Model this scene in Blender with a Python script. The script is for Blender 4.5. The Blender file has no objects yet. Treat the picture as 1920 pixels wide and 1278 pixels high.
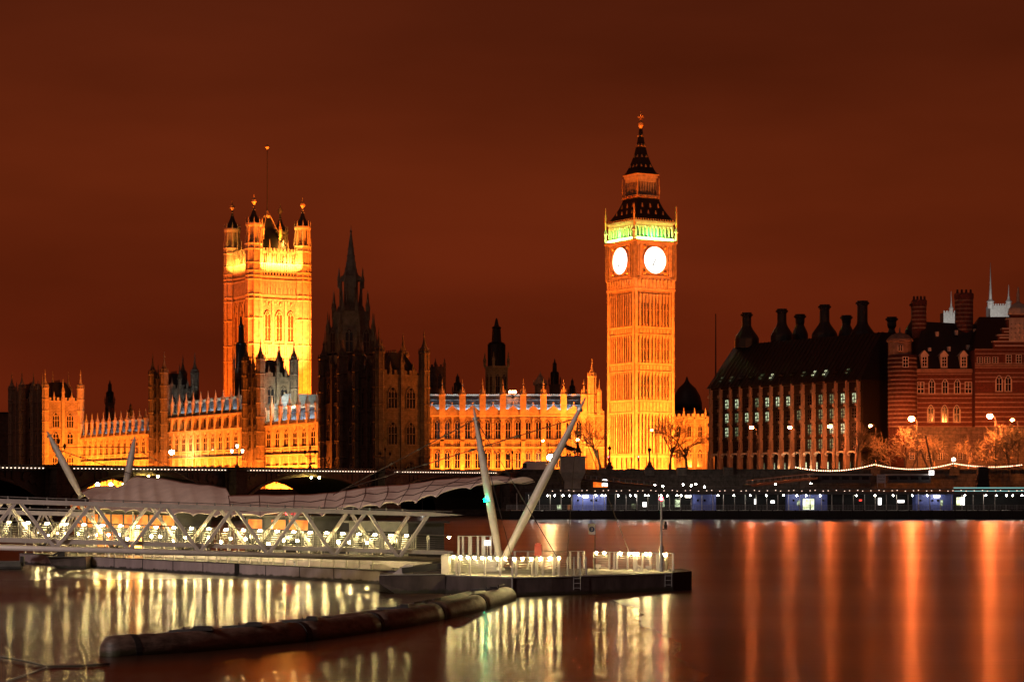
import bpy, math, random
from mathutils import Vector, Matrix
random.seed(11)
SC = bpy.context.scene
COL = SC.collection
F, HC, YH = 4000.0, 5.6, 916.0        # focal length in photo pixels, eye height above the river, horizon row
def PX(px, d): return (px - 960.0) / F * d
def PZ(py, d): return HC + (YH - py) / F * d
def P(px, py, d): return Vector((PX(px, d), d, PZ(py, d)))
R = math.radians

# ------------------------------------------------------------------ camera, world, light, exposure
cam = bpy.data.cameras.new('camera'); camo = bpy.data.objects.new('camera', cam); COL.objects.link(camo)
camo.location = (0, 0, HC); camo.rotation_euler = (R(90), 0, 0)
cam.sensor_width = 36.0; cam.lens = 75.0; cam.shift_y = (YH - 639.0) / 1920.0
cam.clip_start = 0.5; cam.clip_end = 6000
SC.camera = camo
SC.view_settings.view_transform = 'Standard'; SC.view_settings.look = 'None'
SC.view_settings.exposure = 0.0; SC.view_settings.gamma = 1.0
SC.cycles.use_denoising = True
SC.cycles.max_bounces = 5; SC.cycles.diffuse_bounces = 2; SC.cycles.glossy_bounces = 3
SC.cycles.sample_clamp_indirect = 6.0
SC.cycles.caustics_reflective = False; SC.cycles.caustics_refractive = False

W = bpy.data.worlds.new("World"); SC.world = W; W.use_nodes = True
nt = W.node_tree; N = nt.nodes; L = nt.links
bg = N['Background']
tc = N.new('ShaderNodeTexCoord'); sp = N.new('ShaderNodeSeparateXYZ'); L.new(tc.outputs['Generated'], sp.inputs[0])
rz_ = N.new('ShaderNodeValToRGB'); L.new(sp.outputs['Z'], rz_.inputs[0])   # elevation: sodium-lit overcast
cr = rz_.color_ramp
cr.elements[0].position = 0.0; cr.elements[0].color = (0.088, 0.0105, 0.0024, 1)
cr.elements[1].position = 0.5; cr.elements[1].color = (0.070, 0.0110, 0.0036, 1)
e = cr.elements.new(0.06); e.color = (0.112, 0.0130, 0.0032, 1)
e = cr.elements.new(0.14); e.color = (0.116, 0.0162, 0.0038, 1)
e = cr.elements.new(0.22); e.color = (0.078, 0.0120, 0.0036, 1)
mp = N.new('ShaderNodeMapping'); mp.inputs['Scale'].default_value = (3.2, 3.2, 13); L.new(tc.outputs['Generated'], mp.inputs[0])
nz = N.new('ShaderNodeTexNoise'); nz.inputs['Scale'].default_value = 1.0; nz.inputs['Detail'].default_value = 4; L.new(mp.outputs[0], nz.inputs[0])
mr = N.new('ShaderNodeMapRange'); mr.inputs['From Min'].default_value = .3; mr.inputs['From Max'].default_value = .7
mr.inputs['To Min'].default_value = .70; mr.inputs['To Max'].default_value = 1.20; L.new(nz.outputs[0], mr.inputs[0])
mx = N.new('ShaderNodeMixRGB'); mx.blend_type = 'MULTIPLY'; mx.inputs[0].default_value = 1
L.new(rz_.outputs[0], mx.inputs[1]); L.new(mr.outputs[0], mx.inputs[2])
# the south-bank side of the sky (behind the viewer) is lit by whiter, faintly violet city light
bk = N.new('ShaderNodeMapRange'); bk.inputs['From Min'].default_value = .25; bk.inputs['From Max'].default_value = -.6
bk.inputs['To Min'].default_value = 0; bk.inputs['To Max'].default_value = 1; L.new(sp.outputs['Y'], bk.inputs[0])
m2 = N.new('ShaderNodeMixRGB'); L.new(bk.outputs[0], m2.inputs[0]); L.new(mx.outputs[0], m2.inputs[1])
m2.inputs[2].default_value = (0.060, 0.024, 0.020, 1)
L.new(m2.outputs[0], bg.inputs['Color']); bg.inputs['Strength'].default_value = 1.0

sun = bpy.data.lights.new('fill_sun', 'SUN'); suno = bpy.data.objects.new('fill_sun', sun); COL.objects.link(suno)
sun.energy = 0.05; sun.angle = R(15); sun.color = (1.0, .58, .50)  # weak pinkish fill added from behind the viewer, no such source in the sky
suno.rotation_euler = (R(42), 0, R(-25))

# ------------------------------------------------------------------ materials
MAT = {}
def princ(name, col, rough=.8, metal=0.0, var=.25, scale=1.0, bump=0.0, col2=None, brick=None, stretch=(1, 1, 1), spec=.5):
    m = bpy.data.materials.new(name); m.use_nodes = True; n = m.node_tree.nodes; l = m.node_tree.links
    b = n['Principled BSDF']; b.inputs['Roughness'].default_value = rough; b.inputs['Metallic'].default_value = metal
    b.inputs['Specular IOR Level'].default_value = spec
    t = n.new('ShaderNodeTexCoord'); mpp = n.new('ShaderNodeMapping'); l.new(t.outputs['Object'], mpp.inputs[0]); mpp.inputs['Scale'].default_value = stretch
    ns = n.new('ShaderNodeTexNoise'); ns.inputs['Scale'].default_value = scale; ns.inputs['Detail'].default_value = 5; ns.inputs['Roughness'].default_value = .65
    l.new(mpp.outputs[0], ns.inputs[0])
    rp = n.new('ShaderNodeValToRGB'); l.new(ns.outputs[0], rp.inputs[0])
    c2 = col2 or tuple(c * (1 - var * 2) for c in col)
    rp.color_ramp.elements[0].position = .32; rp.color_ramp.elements[0].color = (*c2, 1)
    rp.color_ramp.elements[1].position = .68; rp.color_ramp.elements[1].color = (*[min(1, c * (1 + var * .4)) for c in col], 1)
    out = rp.outputs[0]
    if brick:
        w_, h_, mort = brick
        cx = n.new('ShaderNodeSeparateXYZ'); l.new(t.outputs['Object'], cx.inputs[0])
        ad = n.new('ShaderNodeMath'); ad.operation = 'ADD'; l.new(cx.outputs[0], ad.inputs[0]); l.new(cx.outputs[1], ad.inputs[1])
        cb = n.new('ShaderNodeCombineXYZ'); l.new(ad.outputs[0], cb.inputs[0]); l.new(cx.outputs[2], cb.inputs[1])
        bt = n.new('ShaderNodeTexBrick'); l.new(cb.outputs[0], bt.inputs[0])
        bt.inputs['Scale'].default_value = 1; bt.inputs['Brick Width'].default_value = w_; bt.inputs['Row Height'].default_value = h_
        bt.inputs['Mortar Size'].default_value = mort
        bt.inputs['Color1'].default_value = (1, 1, 1, 1); bt.inputs['Color2'].default_value = (.78, .78, .78, 1); bt.inputs['Mortar'].default_value = (.4, .4, .4, 1)
        mm = n.new('ShaderNodeMixRGB'); mm.blend_type = 'MULTIPLY'; mm.inputs[0].default_value = .8
        l.new(out, mm.inputs[1]); l.new(bt.outputs[0], mm.inputs[2]); out = mm.outputs[0]
    l.new(out, b.inputs['Base Color'])
    if bump:
        bp = n.new('ShaderNodeBump'); bp.inputs['Strength'].default_value = bump; bp.inputs['Distance'].default_value = .1
        l.new(ns.outputs[0], bp.inputs['Height']); l.new(bp.outputs[0], b.inputs['Normal'])
    MAT[name] = m; return m
def emis(name, col, s):
    m = bpy.data.materials.new(name); m.use_nodes = True; n = m.node_tree.nodes; l = m.node_tree.links
    b = n['Principled BSDF']; b.inputs['Base Color'].default_value = (*[c * .06 for c in col], 1)
    b.inputs['Emission Color'].default_value = (*col, 1); b.inputs['Emission Strength'].default_value = s
    MAT[name] = m; return m
def emis_tex(name, c1, c2, s, scale):
    m = emis(name, c1, s); n = m.node_tree.nodes; l = m.node_tree.links
    t = n.new('ShaderNodeTexCoord'); ns = n.new('ShaderNodeTexNoise'); ns.inputs['Scale'].default_value = scale; l.new(t.outputs['Object'], ns.inputs[0])
    rp = n.new('ShaderNodeValToRGB'); l.new(ns.outputs[0], rp.inputs[0])
    rp.color_ramp.elements[0].position = .4; rp.color_ramp.elements[0].color = (*c2, 1)
    rp.color_ramp.elements[1].position = .6; rp.color_ramp.elements[1].color = (*c1, 1)
    l.new(rp.outputs[0], n['Principled BSDF'].inputs['Emission Color']); return m
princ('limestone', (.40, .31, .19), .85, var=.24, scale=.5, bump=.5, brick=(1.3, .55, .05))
princ('limestone_trim', (.48, .38, .24), .85, var=.22, scale=.9, bump=.4)
princ('unlit_stone', (.16, .115, .08), .9, var=.3, scale=.6, bump=.5)  # stone darkened in colour for the towers outside the floodlights
princ('pale_stone', (.42, .38, .32), .85, var=.15, scale=1.2, bump=.2)
princ('rib_stone', (.22, .15, .11), .8, var=.2)
princ('shaded_stone', (.15, .115, .075), .9, var=.3, scale=.7, bump=.5, brick=(1.3, .55, .03))  # darkened limestone copy, shade of the unlit tower faces in its colour
princ('slate', (.010, .009, .010), .5, var=.25, scale=1.5, brick=(.6, .4, .04))
princ('lead_roof', (.20, .23, .26), .75, var=.25, scale=1.2, brick=(2.2, 1.6, .06))
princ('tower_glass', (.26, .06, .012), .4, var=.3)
princ('dark_glass', (.012, .012, .014), .12, var=.1, spec=.6)
princ('cast_iron', (.014, .012, .012), .5, var=.2, scale=6)
princ('gilding', (.80, .50, .18), .45, .25, var=.2, scale=4)
princ('red_brick', (.12, .030, .02), .9, var=.25, scale=2, brick=(.6, .25, .03))
princ('granite', (.13, .105, .085), .85, var=.3, scale=1.2, bump=.4, brick=(2.4, .8, .04))
princ('bridge_iron', (.045, .042, .034), .55, var=.3, scale=1.5)
princ('asphalt', (.05, .05, .05), .9, var=.2, scale=.5)
princ('earth', (.06, .05, .04), .95, var=.3, scale=.1)
princ('white_steel', (.52, .48, .44), .42, var=.10, scale=1.3, bump=.05)
princ('galvanised', (.36, .36, .35), .4, .5, var=.15, scale=3)
princ('hull_paint', (.42, .36, .38), .5, var=.14, scale=.9, bump=.12, stretch=(1, 1, .3))
princ('hull_dark', (.075, .058, .055), .55, var=.3, scale=1.1, bump=.15, stretch=(1, 1, .3))
princ('rubber', (.010, .009, .009), .7, var=.2, scale=3)
princ('deck_plank', (.30, .28, .25), .7, var=.25, scale=2, stretch=(1, 6, 1))
princ('canvas', (.86, .74, .64), .8, var=.09, scale=.8, bump=.25)
princ('pipe_steel', (.13, .095, .075), .5, var=.42, scale=1.3, bump=.5, stretch=(1, 1, 3))
def waterline(name, lo, hi, col):                       # weed and silt left by the tide, up to a ragged line
    m = MAT[name]; n = m.node_tree.nodes; l = m.node_tree.links; b = n['Principled BSDF']; src = b.inputs['Base Color'].links[0].from_socket
    t = n.new('ShaderNodeTexCoord'); s_ = n.new('ShaderNodeSeparateXYZ'); l.new(t.outputs['Object'], s_.inputs[0])
    ns = n.new('ShaderNodeTexNoise'); ns.inputs['Scale'].default_value = 2.5; ns.inputs['Detail'].default_value = 5; l.new(t.outputs['Object'], ns.inputs[0])
    ma = n.new('ShaderNodeMath'); ma.operation = 'MULTIPLY_ADD'; l.new(ns.outputs[0], ma.inputs[0]); ma.inputs[1].default_value = -.35; l.new(s_.outputs[2], ma.inputs[2])
    mr_ = n.new('ShaderNodeMapRange'); mr_.inputs['From Min'].default_value = lo - .17; mr_.inputs['From Max'].default_value = hi - .17; l.new(ma.outputs[0], mr_.inputs[0])
    mx_ = n.new('ShaderNodeMixRGB'); l.new(mr_.outputs[0], mx_.inputs[0]); mx_.inputs[1].default_value = (*col, 1); l.new(src, mx_.inputs[2]); l.new(mx_.outputs[0], b.inputs['Base Color'])
waterline('pipe_steel', .10, .22, (.030, .032, .014))
waterline('hull_paint', .10, .20, (.035, .034, .018))
waterline('hull_dark', .12, .24, (.020, .020, .010))
princ('lamplit_bark', (.24, .18, .12), .9, var=.3, scale=2)  # lighter bark copy for trees by the street lamps, their glow in its colour
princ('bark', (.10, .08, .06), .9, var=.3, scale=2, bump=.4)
princ('bronze', (.03, .022, .016), .45, .4, var=.3, scale=4)
princ('blue_panel', (.10, .13, .42), .5, var=.1, scale=1)
princ('orange_panel', (.36, .12, .03), .6, var=.2, scale=1.3)
princ('shed_grey', (.10, .10, .10), .6, var=.2, scale=1)
princ('red_paint', (.30, .02, .015), .5, var=.2, scale=2)
princ('sign_white', (.55, .55, .58), .5, var=.05, scale=2)
princ('sign_blue', (.03, .05, .16), .5, var=.05, scale=2)
princ('cable_steel', (.05, .035, .03), .5, .3, var=.2, scale=3)
emis('bulb_warm', (1, .76, .30), 260)
emis('bulb_platform', (1, .76, .30), 300)
emis('sodium_strong', (1, .17, .035), 1300)
emis('orange_bright', (1, .33, .05), 14)
emis('bulb_small', (1, .86, .52), 150)
emis('sodium', (1, .17, .035), 750)
emis('sodium_white', (1, .55, .20), 500)
emis('flood_red', (1, .28, .10), 70)
emis('festoon', (1, .50, .28), 9)
emis('yellow_nav', (1, .62, .12), 330)
emis('green_nav', (.0, 1.0, .38), 160)
emis('red_nav', (1, .02, .03), 60)
emis('parapet_light', (1, .72, .52), 3.0)
emis('pier_light', (1, .93, .80), 90)
emis('dial_glass', (1, .97, .86), 4.0)
emis_tex('window_green', (.80, .95, .58), (.05, .06, .03), 1.0, 1.6)
emis_tex('window_bright', (.95, .98, .70), (.5, .55, .25), 1.8, 1.3)
emis_tex('window_dim', (.22, .26, .13), (.02, .02, .01), .9, 1.6)
emis_tex('window_orange', (1, .27, .03), (.8, .12, .008), 1.3, 1.1)
emis('screen_white', (1, .94, .9), 3.5)
emis('vivid_lantern', (1, .93, .75), 14)

# river: long exposure smooths the ripples, leaving a soft, slightly streaked mirror
m = bpy.data.materials.new('river_water'); m.use_nodes = True; n = m.node_tree.nodes; l = m.node_tree.links
b = n['Principled BSDF']; b.inputs['Base Color'].default_value = (.035, .018, .010, 1); b.inputs['IOR'].default_value = 1.33
t = n.new('ShaderNodeTexCoord')
mp1 = n.new('ShaderNodeMapping'); mp1.inputs['Scale'].default_value = (.10, .8, 1); mp1.inputs['Rotation'].default_value = (0, 0, R(6)); l.new(t.outputs['Object'], mp1.inputs[0])
n1 = n.new('ShaderNodeTexNoise'); n1.inputs['Scale'].default_value = 1.2; n1.inputs['Detail'].default_value = 7; n1.inputs['Roughness'].default_value = .64; l.new(mp1.outputs[0], n1.inputs[0])
mp2 = n.new('ShaderNodeMapping'); mp2.inputs['Scale'].default_value = (.015, .05, 1); mp2.inputs['Rotation'].default_value = (0, 0, R(-8)); l.new(t.outputs['Object'], mp2.inputs[0])
n2 = n.new('ShaderNodeTexNoise'); n2.inputs['Scale'].default_value = 1.0; n2.inputs['Detail'].default_value = 3; l.new(mp2.outputs[0], n2.inputs[0])
mra = n.new('ShaderNodeMapRange'); mra.inputs['From Min'].default_value = .35; mra.inputs['From Max'].default_value = .65
mra.inputs['To Min'].default_value = .165; mra.inputs['To Max'].default_value = .205; l.new(n2.outputs[0], mra.inputs[0]); l.new(mra.outputs[0], b.inputs['Roughness'])
bp = n.new('ShaderNodeBump'); bp.inputs['Strength'].default_value = .36; bp.inputs['Distance'].default_value = .07
l.new(n1.outputs[0], bp.inputs['Height']); l.new(bp.outputs[0], b.inputs['Normal'])
MAT['river_water'] = m
b.inputs['Anisotropic'].default_value = .88
tg = n.new('ShaderNodeCombineXYZ'); tg.inputs[1].default_value = 1; l.new(tg.outputs[0], b.inputs['Tangent'])
# choppier patches scatter the light sideways too
b2_ = n.new('ShaderNodeBsdfPrincipled'); b2_.inputs['Base Color'].default_value = (.05, .022, .010, 1); b2_.inputs['IOR'].default_value = 1.5; b2_.inputs['Roughness'].default_value = .285
l.new(bp.outputs[0], b2_.inputs['Normal']); b.inputs['IOR'].default_value = 1.4
ms = n.new('ShaderNodeMixShader'); mf = n.new('ShaderNodeMapRange'); mf.inputs['From Min'].default_value = .35; mf.inputs['From Max'].default_value = .65; mf.inputs['To Min'].default_value = .10; mf.inputs['To Max'].default_value = .26
# water in the lee of the pontoon is calmer than the open river
sw_ = n.new('ShaderNodeSeparateXYZ'); l.new(t.outputs['Object'], sw_.inputs[0])
gx = n.new('ShaderNodeMapRange'); gx.inputs['From Min'].default_value = 4.5; gx.inputs['From Max'].default_value = 11; l.new(sw_.outputs[0], gx.inputs[0])
gy = n.new('ShaderNodeMapRange'); gy.inputs['From Min'].default_value = 128; gy.inputs['From Max'].default_value = 165; l.new(sw_.outputs[1], gy.inputs[0])
gm = n.new('ShaderNodeMath'); gm.operation = 'MAXIMUM'; l.new(gx.outputs[0], gm.inputs[0]); l.new(gy.outputs[0], gm.inputs[1])
l.new(n2.outputs[0], mf.inputs[0])
gf = n.new('ShaderNodeMath'); gf.operation = 'MULTIPLY_ADD'; gf.use_clamp = True; gf.inputs[1].default_value = .70; l.new(gm.outputs[0], gf.inputs[0]); l.new(mf.outputs[0], gf.inputs[2]); l.new(gf.outputs[0], ms.inputs[0]); l.new(b.outputs[0], ms.inputs[1]); l.new(b2_.outputs[0], ms.inputs[2]); l.new(ms.outputs[0], n['Material Output'].inputs['Surface'])

# ------------------------------------------------------------------ mesh helpers
class MB:
    def __init__(s): s.v = []; s.f = []; s.mi = []; s.m = 0; s.M = None
    def add(s, vs, fs):
        k = len(s.v)
        if s.M is not None: vs = [s.M @ Vector(p) for p in vs]
        s.v += [tuple(p) for p in vs]; s.f += [tuple(i + k for i in f) for f in fs]; s.mi += [s.m] * len(fs)
    def box(s, x0, x1, y0, y1, z0, z1):
        s.add([(x0, y0, z0), (x1, y0, z0), (x1, y1, z0), (x0, y1, z0), (x0, y0, z1), (x1, y0, z1), (x1, y1, z1), (x0, y1, z1)],
              [(3, 2, 1, 0), (4, 5, 6, 7), (0, 1, 5, 4), (1, 2, 6, 5), (2, 3, 7, 6), (3, 0, 4, 7)])
    def cbox(s, cx, cy, z0, z1, hx, hy=None):
        hy = hx if hy is None else hy; s.box(cx - hx, cx + hx, cy - hy, cy + hy, z0, z1)
    def frus(s, cx, cy, z0, z1, hx0, hy0, hx1, hy1):
        s.add([(cx - hx0, cy - hy0, z0), (cx + hx0, cy - hy0, z0), (cx + hx0, cy + hy0, z0), (cx - hx0, cy + hy0, z0),
               (cx - hx1, cy - hy1, z1), (cx + hx1, cy - hy1, z1), (cx + hx1, cy + hy1, z1), (cx - hx1, cy + hy1, z1)],
              [(3, 2, 1, 0), (4, 5, 6, 7), (0, 1, 5, 4), (1, 2, 6, 5), (2, 3, 7, 6), (3, 0, 4, 7)])
    def lathe(s, cx, cy, prof, n=8, rot=None):
        rot = math.pi / n if rot is None else rot
        vs = []; fs = []
        for r, z in prof:
            for i in range(n):
                a = rot + 2 * math.pi * i / n; vs.append((cx + r * math.cos(a), cy + r * math.sin(a), z))
        for j in range(len(prof) - 1):
            for i in range(n):
                k = (i + 1) % n; fs.append((j * n + i, j * n + k, (j + 1) * n + k, (j + 1) * n + i))
        fs.append(tuple(range(n - 1, -1, -1))); fs.append(tuple((len(prof) - 1) * n + i for i in range(n)))
        s.add(vs, fs)
    def tube(s, p, q, r0, r1=None, n=6, cap=True):
        r1 = r0 if r1 is None else r1
        p = Vector(p); q = Vector(q); d = (q - p)
        if d.length < 1e-6: return
        d.normalize(); a = d.orthogonal().normalized(); b_ = d.cross(a); vs = []
        for c, r in ((p, r0), (q, r1)):
            for i in range(n):
                t_ = 2 * math.pi * i / n + math.pi / n; vs.append(c + (a * math.cos(t_) + b_ * math.sin(t_)) * r)
        fs = [(i, (i + 1) % n, n + (i + 1) % n, n + i) for i in range(n)]
        if cap: fs += [tuple(range(n - 1, -1, -1)), tuple(range(n, 2 * n))]
        s.add(vs, fs)
    def path(s, pts, rs, n=8):
        pts = [Vector(p) for p in pts]; vs = []; fs = []
        if not isinstance(rs, (list, tuple)): rs = [rs] * len(pts)
        for j, p in enumerate(pts):
            d = (pts[min(j + 1, len(pts) - 1)] - pts[max(j - 1, 0)]).normalized()
            up = Vector((0, 0, 1)) if abs(d.z) < .95 else Vector((1, 0, 0))
            a = d.cross(up).normalized(); b_ = a.cross(d)
            for i in range(n):
                t_ = 2 * math.pi * i / n; vs.append(p + (a * math.cos(t_) + b_ * math.sin(t_)) * rs[j])
        for j in range(len(pts) - 1):
            for i in range(n):
                k = (i + 1) % n; fs.append((j * n + i, j * n + k, (j + 1) * n + k, (j + 1) * n + i))
        fs.append(tuple(range(n - 1, -1, -1))); fs.append(tuple((len(pts) - 1) * n + i for i in range(n)))
        s.add(vs, fs)
    def bar(s, p, q, w, h=None):                       # rectangular bar between two points
        h = w if h is None else h
        p = Vector(p); q = Vector(q); d = (q - p).normalized()
        up = Vector((0, 0, 1)) if abs(d.z) < .95 else Vector((0, 1, 0))
        a = d.cross(up).normalized() * (w / 2); b_ = a.normalized().cross(d) * (h / 2)
        vs = [c + sa * a + sb * b_ for c in (p, q) for sa, sb in ((-1, -1), (1, -1), (1, 1), (-1, 1))]
        s.add(vs, [(0, 1, 2, 3), (7, 6, 5, 4), (0, 4, 5, 1), (1, 5, 6, 2), (2, 6, 7, 3), (3, 7, 4, 0)])
    def ball(s, c, r, n=8, m_=5, sz=1.0):
        prof = [(max(.001, r * math.sin(math.pi * j / m_)), c[2] - r * sz * math.cos(math.pi * j / m_)) for j in range(m_ + 1)]
        s.lathe(c[0], c[1], prof, n)
    def poly(s, pts, z0, z1):                          # extruded polygon, counter-clockwise
        n = len(pts); vs = [(x, y, z0) for x, y in pts] + [(x, y, z1) for x, y in pts]
        s.add(vs, [tuple(range(n - 1, -1, -1)), tuple(range(n, 2 * n))] + [(i, (i + 1) % n, n + (i + 1) % n, n + i) for i in range(n)])
    def mesh(s, name, mats, smooth=False):
        me = bpy.data.meshes.new(name); me.from_pydata(s.v, [], s.f); me.update()
        for x in (mats if isinstance(mats, (list, tuple)) else [mats]): me.materials.append(MAT[x])
        me.polygons.foreach_set('material_index', s.mi)
        if smooth: me.polygons.foreach_set('use_smooth', [True] * len(me.polygons))
        me.update(); return me
    def build(s, name, mats, parent=None, smooth=False):
        """one mesh object; its numbers are absolute heights, the parent Empty stands at its thing's base"""
        o = bpy.data.objects.new(name, s.mesh(name, mats, smooth)); COL.objects.link(o)
        if parent is not None:
            o.parent = parent; o.location = (0, 0, -parent.location.z if parent.type == 'EMPTY' else 0)
        return o
def put(me, name, parent, loc, rz=0.0, sc=None):        # a part that shares its mesh with its repeats
    o = bpy.data.objects.new(name, me); COL.objects.link(o); o.parent = parent
    o.location = (loc[0], loc[1], loc[2] - (parent.location.z if parent.type == 'EMPTY' else 0)); o.rotation_euler = (0, 0, rz)
    if sc: o.scale = sc
    return o
def thing(name, label, cat, loc=(0, 0, 0), rz=0.0, group=None):
    o = bpy.data.objects.new(name, None); COL.objects.link(o); o.location = loc; o.rotation_euler = (0, 0, rz)
    o.empty_display_size = .5
    return tag(o, label, cat, group)
def tag(o, label, cat, group=None):
    o['label'] = label; o['category'] = cat
    if group: o['group'] = group
    return o
def struct(o): o['kind'] = 'structure'; return o
def copy_tree(o, parent=None):
    c = o.copy(); COL.objects.link(c)
    if parent is not None: c.parent = parent
    for ch in o.children: copy_tree(ch, c)
    return c
def area(name, loc, target, sx, sy, e, col, parent=None):
    li = bpy.data.lights.new(name, 'AREA'); li.shape = 'RECTANGLE'; li.size = sx; li.size_y = sy; li.energy = e; li.color = col
    o = bpy.data.objects.new(name, li); COL.objects.link(o); o.location = loc
    o.rotation_euler = (Vector(target) - Vector(loc)).to_track_quat('-Z', 'Y').to_euler(); return o
def spot(name, loc, target, e, col, ang=60, blend=.6, rad=.6):
    li = bpy.data.lights.new(name, 'SPOT'); li.energy = e; li.color = col; li.spot_size = R(ang); li.spot_blend = blend; li.shadow_soft_size = rad
    o = bpy.data.objects.new(name, li); COL.objects.link(o); o.location = loc
    o.rotation_euler = (Vector(target) - Vector(loc)).to_track_quat('-Z', 'Y').to_euler(); return o
def point(name, loc, e, col, rad=.3):
    li = bpy.data.lights.new(name, 'POINT'); li.energy = e; li.color = col; li.shadow_soft_size = rad
    o = bpy.data.objects.new(name, li); COL.objects.link(o); o.location = loc; return o
def loc2w(org, rz, u, v, z): return Vector((org[0] + u * math.cos(rz) - v * math.sin(rz), org[1] + u * math.sin(rz) + v * math.cos(rz), z))

# gothic vocabulary ------------------------------------------------
def pinnacle(mb, x, y, z0, z1, zt, w):
    mb.cbox(x, y, z0, z1, w); mb.cbox(x, y, z1 - .12, z1 + .25, w * 1.35)
    for sx in (-1, 1):
        for sy in (-1, 1): mb.frus(x + sx * w * .9, y + sy * w * .9, z1 + .2, z1 + .2 + (zt - z1) * .3, w * .28, w * .28, .02, .02)
    zf = zt - (zt - z1) * .2
    mb.frus(x, y, z1 + .25, zf, w * .8, w * .8, .09, .09); mb.ball((x, y, zf), w * .42, 6, 4); mb.frus(x, y, zf, zt, .1, .1, .03, .03)
def turret(mb, x, y, z0, z1, zt, r, tiers=2, vane=True):
    """octagonal gothic turret: ribbed shaft with string courses, crown of pinnacles and crocketed spirelet"""
    mb.lathe(x, y, [(r, z0), (r, z1)], 8)
    for i in range(8):
        a = math.pi / 8 + i * math.pi / 4
        mb.lathe(x + r * math.cos(a), y + r * math.sin(a), [(r * .13, z0), (r * .13, z1)], 4)
    k = max(2, int((z1 - z0) / (r * 3.2)))
    for j in range(k + 1):
        z = z0 + (z1 - z0) * j / k
        mb.lathe(x, y, [(r * 1.02, z - .35), (r * 1.2, z - .1), (r * 1.2, z + .12), (r * 1.02, z + .3)], 8)
    h = zt - z1
    for i in range(8):
        a = math.pi / 8 + i * math.pi / 4
        mb.frus(x + r * 1.05 * math.cos(a), y + r * 1.05 * math.sin(a), z1, z1 + h * .22, r * .14, r * .14, .03, .03)
    mb.lathe(x, y, [(r * .82, z1), (r * .82, z1 + h * .16), (r * .95, z1 + h * .18), (r * .62, z1 + h * .26), (r * .34, z1 + h * .42), (r * .16, z1 + h * .62), (r * .1, z1 + h * .72)], 8)
    mb.ball((x, y, z1 + h * .76), r * .26, 6, 4); mb.ball((x, y, z1 + h * .86), r * .15, 6, 4)
    mb.frus(x, y, z1 + h * .76, zt, r * .07, r * .07, r * .03, r * .03)
def cren(mb, x0, x1, y0, y1, z, h, w, gap):              # battlements running in x
    n_ = max(1, int((x1 - x0) / (w + gap))); st = (x1 - x0) / n_
    for i in range(n_): mb.box(x0 + i * st, x0 + i * st + st * w / (w + gap), y0, y1, z, z + h)
def gothic_window(w, h, lights=2, lit=None, transom=True, depth=.22):
    """a traceried window with its stone surround, facing -y, foot at the origin"""
    mb = MB(); n_ = 8; ah = min(w * .62, h * .3)
    pts = [(-w / 2, 0), (w / 2, 0)]
    for i in range(n_ + 1):
        t_ = i / n_; xx = w / 2 * (1 - 2 * t_); pts.append((xx, h - ah + ah * (1 - abs(2 * t_ - 1) ** 1.9)))
    mb.m = 1; mb.add([(x, -.03, z) for x, z in pts] + [(x, .02, z) for x, z in pts],
                     [tuple(range(len(pts)))] + [(i, len(pts) + i, len(pts) + (i + 1) % len(pts), (i + 1) % len(pts)) for i in range(len(pts))])
    mb.m = 0; fw = w * .1
    ring = [(-w / 2, 0)] + pts[2:][::-1] + [(w / 2, 0)]
    for a, b_ in zip(ring[:-1], ring[1:]): mb.bar((a[0], -depth / 2, a[1]), (b_[0], -depth / 2, b_[1]), depth, fw)
    mb.box(-w / 2 - fw, w / 2 + fw, -depth - .1, 0, -fw, 0)
    for i in range(1, lights):
        x = -w / 2 + w * i / lights; mb.box(x - w * .04, x + w * .04, -depth * .6, -.03, 0, h - ah * .35)
    if transom: mb.box(-w / 2, w / 2, -depth * .5, -.031, h * .44, h * .44 + w * .07)
    for i in range(lights):
        x0 = -w / 2 + w * i / lights; x1 = x0 + w / lights
        mb.bar((x0, -.08, h - ah * 1.0), ((x0 + x1) / 2, -.08, h - ah * .55), .09, w * .05); mb.bar((x1, -.08, h - ah * 1.0), ((x0 + x1) / 2, -.08, h - ah * .55), .09, w * .05)
    return mb
# ================================================================== SETTING: river, ground, terrace, embankment
mb = MB(); mb.add([(-2500, -300, 0), (2500, -300, 0), (2500, 5000, 0), (-2500, 5000, 0)], [(0, 1, 2, 3)])
struct(mb.build('river', 'river_water'))
WA = -math.atan2(198, 109.1)                               # direction of the long river front
WO = Vector((-161.6, 798, 0)); WL = 226.0                  # its far left end
def wing(u, v, z=0): return loc2w(WO, WA, u, v, z)
GZ = 8.6
q = [wing(-1600, 3), wing(WL + 38, 3)]
gp = [(q[0].x, q[0].y), (q[1].x, q[1].y), (-1.5, 461), (60, 447), (700, 425), (3500, 4800), (-2000, 4800)]
mb = MB(); mb.add([(x, y, GZ) for x, y in gp], [tuple(range(len(gp)))]); struct(mb.build('ground', 'earth'))
mb = MB(); mb.add([(0, 466, GZ + .01), (60, 453, GZ + .01), (700, 431, GZ + .01), (700, 446, GZ + .01), (60, 468, GZ + .01), (0, 490, GZ + .01)], [(0, 1, 2, 3, 4, 5)]); struct(mb.build('embankment_road', 'asphalt'))
mb = MB(); a = wing(-30, -9); b_ = wing(WL + 2, -9); c = wing(WL + 2, 3); d = wing(-30, 3)
mb.poly([(a.x, a.y), (b_.x, b_.y), (c.x, c.y), (d.x, d.y)], -.5, 5.6); struct(mb.build('river_terrace', 'granite'))
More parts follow.
